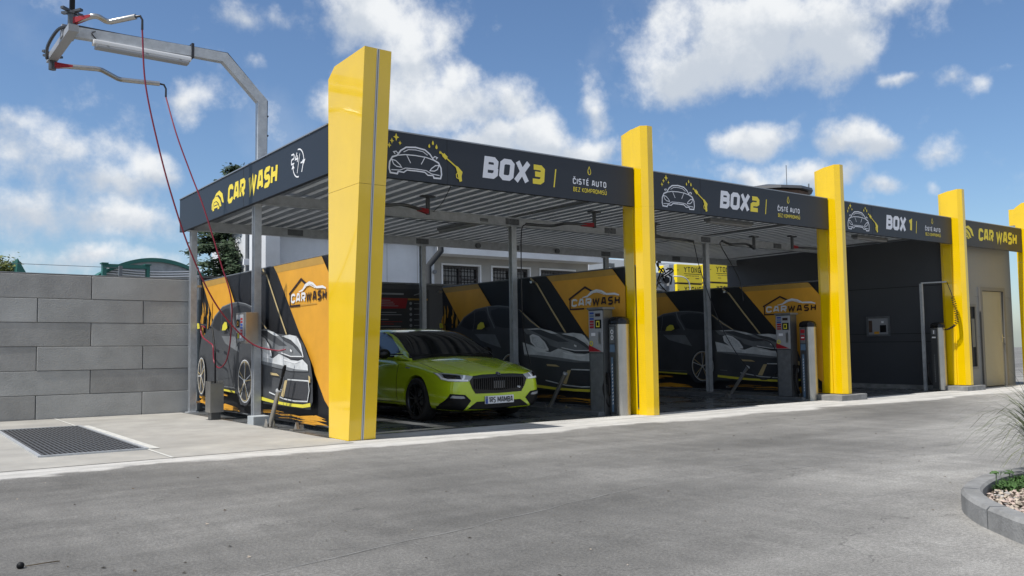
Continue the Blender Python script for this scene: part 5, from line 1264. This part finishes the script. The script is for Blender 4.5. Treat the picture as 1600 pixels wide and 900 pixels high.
# litter on the yard
t = thing('twig', 'small dark twig with a seed lying on the yard at the lower left', 'twig', (-3.86, -4.71, gz(-3.86, -4.71)))
bm = nb(); g = gz(-3.86, -4.71); tube(bm, [(-3.86, -4.71, g+.008), (-3.78, -4.72, g+.012), (-3.71, -4.70, g+.006)], .003, 5); link_mesh('stalk', bm, 'bark', t)
bm = nb(); bmesh.ops.create_icosphere(bm, subdivisions=2, radius=.018, matrix=Matrix.Translation((-3.88, -4.71, g+.014))); link_mesh('seed', bm, 'black', t, smooth=60)
rnd = random.Random(21); bm = nb()
for k in range(170):
    x, y = rnd.uniform(-4.5, 9), rnd.uniform(-6.8, -1.4)
    if Vector((x, y)).length < .1: continue
    s = rnd.uniform(.006, .016); a = rnd.uniform(0, 3.14); g = gz(x, y)+.004; d = Vector((math.cos(a), math.sin(a), 0))*s; n_ = Vector((-d.y, d.x, 0))*rnd.uniform(.3, .7)
    mi = 0 if rnd.random() < .6 else 1
    v = [bm.verts.new(Vector((x, y, g))+q) for q in (d, n_+Vector((0, 0, s*.5)), -d, -n_)]; bm.faces.new(v).material_index = mi
o = link_mesh('debris', bm, ['bark', 'pebble']); o['kind'] = 'stuff'

# ------------------------------------------------------------------ the green car
CX, CY = 2.94, .76
CG = gz(3.0, 2.5)+.008
car = thing('parked_car', 'bright lime green hatchback with black grille and wheels parked in bay 3', 'car', (CX, CY+2.3, CG))
def W(x, u, z): return Vector((CX+x, CY+u, CG+z))
ST = [  # u, half width, bottom, shoulder z, centre z
 (0.00, .63, .215, .655, .700), (.022, .735, .19, .685, .722), (.08, .805, .175, .710, .750), (.20, .862, .165, .742, .786), (.42, .898, .165, .795, .842),
 (.75, .910, .165, .855, .915), (1.08, .912, .165, .905, .975), (1.5, .912, .165, .925, .98), (2.0, .914, .165, .940, 1.0), (2.8, .914, .165, .955, 1.0), (3.5, .910, .165, .965, 1.0),
 (4.1, .890, .18, .98, 1.03), (4.45, .84, .22, .975, 1.02), (4.62, .77, .27, .93, .98), (4.68, .68, .33, .88, .92)]
def section(u, w, zb, zs, zt):
    return [(0, zb), (w*.55, zb), (w*.86, zb+.01), (w*.965, zb+.075), (w*.995, zb+(zs-zb)*.33), (w, zb+(zs-zb)*.58), (w*.978, zb+(zs-zb)*.80), (w*.945, zs-.035), (w*.885, zs), (w*.66, zs+(zt-zs)*.62), (w*.35, zt-.008), (0, zt)]
bm = nb(); rings = []
for s in ST:
    sec = section(*s); L = [bm.verts.new(W(-x, s[0], z)) for x, z in sec]; Rr = [L[0]]+[bm.verts.new(W(x, s[0], z)) for x, z in sec[1:-1]]+[L[-1]]
    rings.append((L, Rr))
for (La, Ra), (Lb, Rb) in zip(rings, rings[1:]):
    for i in range(len(La)-1):
        bm.faces.new((La[i], Lb[i], Lb[i+1], La[i+1])); bm.faces.new((Ra[i+1], Rb[i+1], Rb[i], Ra[i]))
for (L, Rr), fl in ((rings[0], 0), (rings[-1], 1)):
    n = len(L)
    for i in range(n-1):
        q = [L[i], L[i+1], Rr[i+1], Rr[i]]; q = list(dict.fromkeys(q))
        if fl: q.reverse()
        bm.faces.new(q)
bmesh.ops.recalc_face_normals(bm, faces=bm.faces[:])
bm.transform(Matrix.Translation(-rootloc(car)))
me = bpy.data.meshes.new('body'); bm.to_mesh(me); bm.free(); me.materials.append(M['car_paint'])
body = bpy.data.objects.new('body', me); COL.objects.link(body); body.parent = car
sub = body.modifiers.new('s', 'SUBSURF'); sub.levels = 3; sub.render_levels = 3
cuts = []
for u in (.90, 3.58):
    for s in (-1, 1):
        b = nb(); cylx(b, tuple(W(0, u, .335)), .368, CX+s*.62, CX+s*1.1, 40); b.transform(Matrix.Translation(-rootloc(car)))
        m = bpy.data.meshes.new('c'); b.to_mesh(m); b.free(); c = bpy.data.objects.new('c', m); COL.objects.link(c); c.parent = car; cuts.append(c)
        bo = body.modifiers.new('b', 'BOOLEAN'); bo.operation = 'DIFFERENCE'; bo.object = c; bo.solver = 'EXACT'
bpy.context.view_layer.update()
dg = bpy.context.evaluated_depsgraph_get(); nm = bpy.data.meshes.new_from_object(body.evaluated_get(dg)); body.modifiers.clear(); body.data = nm
for c in cuts: bpy.data.objects.remove(c)
smoothm(nm, 35)
GH = [  # greenhouse: u, belt half width, top half width, roof z
 (1.14, .80, .785, .935), (1.34, .81, .765, 1.055), (1.57, .82, .725, 1.185), (1.80, .83, .685, 1.305), (2.02, .83, .655, 1.385), (2.3, .83, .640, 1.432), (2.8, .83, .630, 1.455), (3.3, .82, .62, 1.440), (3.75, .80, .61, 1.375), (4.1, .78, .59, 1.27), (4.4, .74, .57, 1.13), (4.56, .70, .62, 1.02)]
bm = nb(); rings = []
for u, wb, wt, zr in GH:
    zb = .90 if u < 4 else .94; zr = max(zr, zb+.04)
    sec = [(0, zb), (wb*.8, zb), (wb+.03, zb+.01), (wb, min(.985, zb+(zr-zb)*.3)), (wb+(wt-wb)*.55, zb+(zr-zb)*.62), (wt+.02, zr-(zr-zb)*.14), (wt-.06, zr-(zr-zb)*.035), (wt*.5, zr-.002), (0, zr)]
    L = [bm.verts.new(W(-x, u, z)) for x, z in sec]; Rr = [L[0]]+[bm.verts.new(W(x, u, z)) for x, z in sec[1:-1]]+[L[-1]]; rings.append((L, Rr))
for (La, Ra), (Lb, Rb) in zip(rings, rings[1:]):
    for i in range(len(La)-1):
        bm.faces.new((La[i], Lb[i], Lb[i+1], La[i+1])); bm.faces.new((Ra[i+1], Rb[i+1], Rb[i], Ra[i]))
for (L, Rr), fl in ((rings[0], 0), (rings[-1], 1)):
    for i in range(len(L)-1):
        q = list(dict.fromkeys([L[i], L[i+1], Rr[i+1], Rr[i]]))
        if fl: q.reverse()
        bm.faces.new(q)
bmesh.ops.recalc_face_normals(bm, faces=bm.faces[:])
bm.transform(Matrix.Translation(-rootloc(car)))
me = bpy.data.meshes.new('roof'); bm.to_mesh(me); bm.free(); me.materials.append(M['car_paint'])
cab = bpy.data.objects.new('roof', me); COL.objects.link(cab); cab.parent = car
sub = cab.modifiers.new('s', 'SUBSURF'); sub.levels = 3; sub.render_levels = 3
bpy.context.view_layer.update(); dg = bpy.context.evaluated_depsgraph_get(); nm = bpy.data.meshes.new_from_object(cab.evaluated_get(dg)); cab.modifiers.clear(); cab.data = nm; smoothm(nm, 60)
def tree_of(objs):
    b = nb()
    for o in objs:
        m = o.data.copy(); m.transform(Matrix.Translation(rootloc(o))); b.from_mesh(m)
    t = BVHTree.FromBMesh(b); b.free(); return t
bpy.context.view_layer.update()
BV_BODY = tree_of([body]); BV_CAB = tree_of([cab]); 
def patch(name, poly, view, m, parent, bv, off=.004, step=.05, thick=.006, d=None):
    """cut a polygon drawn in a side or front view into small cells and wrap it onto the body"""
    b = nb()
    if view == 'top': mk = lambda p: Vector((CX+p[0], CY+p[1], CG+3)); d = Vector((0, 0, -1))
    elif view == 'front': mk = lambda p: Vector((CX+p[0], CY-2, CG+p[1])); d = d or Vector((0, 1, 0))
    elif view == 'left': mk = lambda p: Vector((CX-3, CY+p[0], CG+p[1])); d = d or Vector((1, 0, 0))
    else: mk = lambda p: Vector((CX+3, CY+p[0], CG+p[1])); d = d or Vector((-1, 0, 0))
    vs = [b.verts.new(mk(p)) for p in poly]; es = [b.edges.new((vs[i], vs[(i+1) % len(vs)])) for i in range(len(vs))]
    bmesh.ops.triangle_fill(b, edges=es, use_beauty=True)
    ax = 0 if view == 'front' else 1
    for a, base in ((0, CX), (1, CY)) if view == 'top' else ((ax, CX if ax == 0 else CY), (2, CG)):
        lo = min(v.co[a] for v in b.verts); hi = max(v.co[a] for v in b.verts); q = lo+step
        while q < hi:
            co = Vector((0, 0, 0)); co[a] = q; no = Vector((0, 0, 0)); no[a] = 1
            bmesh.ops.bisect_plane(b, geom=b.verts[:]+b.edges[:]+b.faces[:], plane_co=co, plane_no=no); q += step
    bad = []
    for v in b.verts:
        h = bv.ray_cast(v.co, d)
        if h[0] is None: bad.append(v); continue
        nrm = h[1] if h[1].dot(d) < 0 else -h[1]; v.co = h[0]+nrm*off
    bmesh.ops.delete(b, geom=bad, context='VERTS')
    bmesh.ops.recalc_face_normals(b, faces=b.faces[:])
    r = bmesh.ops.extrude_face_region(b, geom=b.faces[:]); nv = [g for g in r['geom'] if isinstance(g, bmesh.types.BMVert)]
    for v in nv: v.co += d*(thick)
    return link_mesh(name, b, m, parent, smooth=40)
# glass
patch('cowl', [(-.76, .915), (.76, .915), (.76, .962), (.70, .970), (-.70, .970), (-.76, .962)], 'front', 'black', car, BV_CAB, .014, step=.03, thick=.016)
patch('windscreen', [(-.79, .95), (-.4, .96), (0, .965), (.4, .96), (.79, .95), (.755, 1.08), (.685, 1.25), (.635, 1.36), (0, 1.385), (-.635, 1.36), (-.685, 1.25), (-.755, 1.08)], 'front', 'glass_dark', car, BV_CAB, .012, step=.03, thick=.014)
for s in (-1, 1):
    P = lambda l: [(s*a, c) for a, c in l]
    patch('bonnet_gap', P([(.50, .045), (.51, .045), (.79, .18), (.815, .40), (.80, .98), (.794, .98), (.808, .40), (.782, .185)]), 'top', 'black', car, BV_BODY, .002, thick=.003, step=.06)
    patch('bonnet_crease', P([(.42, .05), (.445, .05), (.66, .95), (.61, .95)]), 'top', 'car_paint', car, BV_BODY, .005, thick=.004, step=.06)
for v in ('left', 'right'):
    patch('side_window', [(1.70, 1.02), (1.58, 1.04), (1.70, 1.12), (2.06, 1.30), (2.35, 1.365), (2.66, 1.38), (2.66, 1.01)], v, 'glass_win' if v == 'left' else 'glass_dark', car, BV_CAB, .005)
    patch('side_window', [(2.72, 1.01), (2.72, 1.38), (3.2, 1.37), (3.7, 1.29), (4.0, 1.16), (4.05, 1.08), (3.6, 1.02)], v, 'glass_dark', car, BV_CAB, .005)
    patch('window_trim', [(1.46, 1.0), (4.1, 1.0), (4.1, 1.018), (1.48, 1.016)], v, 'black', car, BV_CAB, .007)
    for pts in ([(1.50, .30), (1.508, .30), (1.488, .93), (1.48, .93)], [(2.62, .26), (2.63, .26), (2.65, .95), (2.64, .95)], [(1.45, .262), (3.2, .262), (3.2, .27), (1.45, .27)]):
        patch('door_gap', pts, v, 'black', car, BV_BODY, .0025, thick=.003)
    patch('sill', [(1.32, .18), (3.16, .18), (3.16, .225), (1.32, .225)], v, 'black', car, BV_BODY, .006)
    patch('crease', [(1.3, .80), (4.2, .845), (4.2, .85), (1.3, .806)], v, 'car_paint', car, BV_BODY, .008)
    patch('badge', [(1.12, .795), (1.25, .80), (1.25, .82), (1.12, .815)], v, 'lamp_glass', car, BV_BODY, .006)
# front end
g_ = patch('grille', [(-.455, .690), (-.28, .702), (0, .706), (.28, .702), (.455, .690), (.525, .625), (.48, .52), (.42, .435), (0, .425), (-.42, .435), (-.48, .52), (-.525, .625)], 'front', 'black_gloss', car, BV_BODY, .010, thick=.01)
BV_G = tree_of([g_])
b = nb()
for k in range(-13, 14):
    x = k*.037
    if abs(x) > .455: continue
    h = BV_G.ray_cast(W(x, -2, .6), Vector((0, 1, 0)))
    if h[0] is None: continue
    zt = .668-.02*abs(x)/.5; zb = .465+.04*(abs(x)/.5)
    beam(b, (CX+x, h[0].y-.004, CG+zb), (CX+x, h[0].y-.004-.004, CG+zt), .010, .014, up=(0, 1, 0))
link_mesh('slats', b, 'black', g_)
b = nb(); box(b, CX-.10, CX+.10, CY-.016, CY+.0, CG+.50, CG+.61, bev=.006); link_mesh('sensor_cover', b, 'glass_win', g_)
pr = Print(lambda u, v, h: (CX+u, CY-.004-h, CG+v)); pr.bm.free(); pr.bm = nb()
h = BV_G.ray_cast(W(.36, -2, .51), Vector((0, 1, 0)))
if h[0] is not None:
    yb = h[0].y-.008; pr = Print(lambda u, v, hh: (CX+u, yb-hh, CG+v)); text(pr, 'RS', .33, .49, .026, .06, .26, 'lamp_white', slant=.2); pr.done('badge', g_)
for s in (-1, 1):
    P = lambda l: [(s*a, c) for a, c in l]
    hl = patch('headlight', P([(.47, .625), (.58, .615), (.80, .622), (.845, .645), (.852, .742), (.79, .736), (.62, .708), (.47, .688)]), 'front', 'lamp_glass', car, BV_BODY, .008, step=.03)
    patch('lens', P([(.66, .650), (.80, .658), (.82, .672), (.82, .722), (.66, .698)]), 'front', 'glass_dark', hl, BV_BODY, .0115, step=.03, thick=.003)
    patch('light_strip', P([(.55, .642), (.80, .652), (.830, .672), (.836, .736), (.848, .738), (.842, .650), (.80, .626), (.55, .618)]), 'front', 'lamp_white', hl, BV_BODY, .0125, step=.03, thick=.003)
    patch('light_strip', P([(.62, .64), (.655, .642), (.605, .702), (.575, .698)]), 'front', 'lamp_white', hl, BV_BODY, .0125, step=.03, thick=.003)
    fi_ = patch('air_inlet', P([(.50, .335), (.60, .425), (.80, .445), (.855, .30), (.84, .22), (.62, .20)]), 'front', 'black', car, BV_BODY, .007, step=.03)
    patch('fog_lamp', P([(.60, .375), (.63, .405), (.78, .42), (.80, .385), (.66, .37)]), 'front', 'lamp_glass', fi_, BV_BODY, .012, step=.03, thick=.003)
    patch('bonnet_crease', P([(.34, .77), (.355, .77), (.62, .93), (.60, .93)]), 'front', 'car_paint', car, BV_BODY, .0, step=.04, thick=.001) if False else None
patch('lower_inlet', [(-.40, .315), (.40, .315), (.56, .215), (.64, .165), (-.64, .165), (-.56, .215)], 'front', 'black', car, BV_BODY, .006)
patch('splitter', [(-.80, .195), (.80, .195), (.80, .168), (-.80, .168)], 'front', 'black', car, BV_BODY, .012)
b = nb(); zu = CG+.755
hb = BV_BODY.ray_cast(W(0, -2, .70), Vector((0, 1, 0))); ye = hb[0].y
dn = Vector((0, .80, -.60)).normalized(); ht = BV_BODY.ray_cast(W(0, .01, .715)-dn*2, dn)
hn = ht[1] if ht[1].y < 0 else -ht[1]; hu = Vector((0, 0, 1)); hu = (hu-hn*hu.dot(hn)).normalized(); hx = Vector((1, 0, 0))
tube(b, [ht[0]-hn*.01, ht[0]+hn*.006], .040, 20); link_mesh('emblem', b, 'black_gloss', car)
pr = Print(lambda u, v, hh: ht[0]+hn*(.0065+hh)+hx*u+hu*v); pr.line([(.034*math.cos(a), .034*math.sin(a)) for a in [k*.52 for k in range(12)]], .005, 'lamp_glass', closed=True)
pr.line([(-.012, -.022), (.002, .0), (.018, .020)], .008, 'lamp_glass'); pr.line([(-.02, .006), (.0, .012), (.012, .004)], .006, 'lamp_glass'); pr.done('emblem_ring', car)
# number plate
hp = BV_BODY.ray_cast(W(0, -2, .34), Vector((0, 1, 0)))
yp = hp[0].y-.022
b = nb(); box(b, CX-.262, CX+.262, yp, yp+.016, CG+.275, CG+.389, bev=.003); pl = link_mesh('number_plate', b, 'white', car)
pr = Print(lambda u, v, hh: (CX+u, yp-hh, CG+v)); pr.poly([(-.258, .279), (-.215, .279), (-.215, .385), (-.258, .385)], 'blue')
pr.line([(-.2365+.011*math.cos(a), .362+.011*math.sin(a)) for a in [k*.785 for k in range(8)]], .003, 'lettering_yellow', closed=True)
text(pr, '1RS MAMBA', -.198, .290, .082, .435, .15, 'black', gap=.24); pr.done('registration', pl)
# mirrors
for s in (-1, 1):
    b = nb(); bmesh.ops.create_uvsphere(b, u_segments=16, v_segments=10, radius=1, matrix=Matrix.Translation(W(s*1.0, 1.74, 1.02)) @ Matrix.Diagonal((.12, .065, .082, 1)))
    mm = link_mesh('mirror', b, 'black_gloss', car, smooth=70)
    b = nb(); beam(b, W(s*.82, 1.74, .975), W(s*.93, 1.74, .98), .05, .03); link_mesh('mirror_arm', b, 'black', mm)
# wipers
b = nb(); 
for x0, x1 in ((-.55, -.02), (.05, .55)): tube(b, [W(x0, 1.20, 1.0), W((x0+x1)/2, 1.19, 1.003), W(x1, 1.18, .99)], .008, 6)
link_mesh('wiper', b, 'black', car)
# underbody
b = nb(); box(b, CX-.72, CX+.72, CY+.25, CY+4.4, CG+.15, CG+.24); link_mesh('underbody', b, 'black', car)
# wheels
def wheel(u, s):
    c = W(s*.80, u, .333); xo = CX+s*.905
    b = nb(); seg = 48; prof = [(.235, -.10), (.30, -.112), (.325, -.095), (.333, -.06), (.333, .06), (.325, .095), (.30, .112), (.235, .10)]
    rg = []
    for r, dx in prof: rg.append([b.verts.new((c.x+s*.0+dx, c.y+r*math.cos(2*math.pi*k/seg), c.z+r*math.sin(2*math.pi*k/seg))) for k in range(seg)])
    for a, q in zip(rg, rg[1:]+rg[:1]):
        for k in range(seg): b.faces.new((a[k], a[(k+1) % seg], q[(k+1) % seg], q[k]))
    bmesh.ops.recalc_face_normals(b, faces=b.faces[:])
    t = link_mesh('wheel', b, 'rubber', car, smooth=40)
    b = nb(); xr = c.x+s*.085
    rg = []
    for r, dx in ((.240, .095), (.246, .108), (.236, .112), (.225, .09), (.222, -.02)): rg.append([b.verts.new((c.x+s*dx, c.y+r*math.cos(2*math.pi*k/seg), c.z+r*math.sin(2*math.pi*k/seg))) for k in range(seg)])
    for a, q in zip(rg, rg[1:]):
        for k in range(seg): b.faces.new((a[k], a[(k+1) % seg], q[(k+1) % seg], q[k]))
    cylx(b, tuple(c), .05, c.x+s*.06, c.x+s*.105, 16)
    for k in range(5):
        for dd in (-.16, .16):
            a = 2*math.pi*k/5+.3; p0 = (c.x+s*.092, c.y+.04*math.cos(a+dd), c.z+.04*math.sin(a+dd)); p1 = (c.x+s*.085, c.y+.232*math.cos(a+dd*1.3), c.z+.232*math.sin(a+dd*1.3)); beam(b, p0, p1, .020, .022, up=(1, 0, 0))
    bmesh.ops.recalc_face_normals(b, faces=b.faces[:])
    link_mesh('rim', b, 'rim_black', t, smooth=35)
    b = nb(); cylx(b, tuple(c), .165, c.x+s*.0, c.x+s*.03, 32); link_mesh('brake_disc', b, 'galv_dark', t)
    b = nb(); cylx(b, tuple(c), .232, c.x-s*.03, c.x-s*.02, 32); link_mesh('hub', b, 'black', t)
mat('rim_black', (.035, .035, .038), .25, metal=.6)
for u in (.90, 3.58):
    for s in (-1, 1): wheel(u, s)
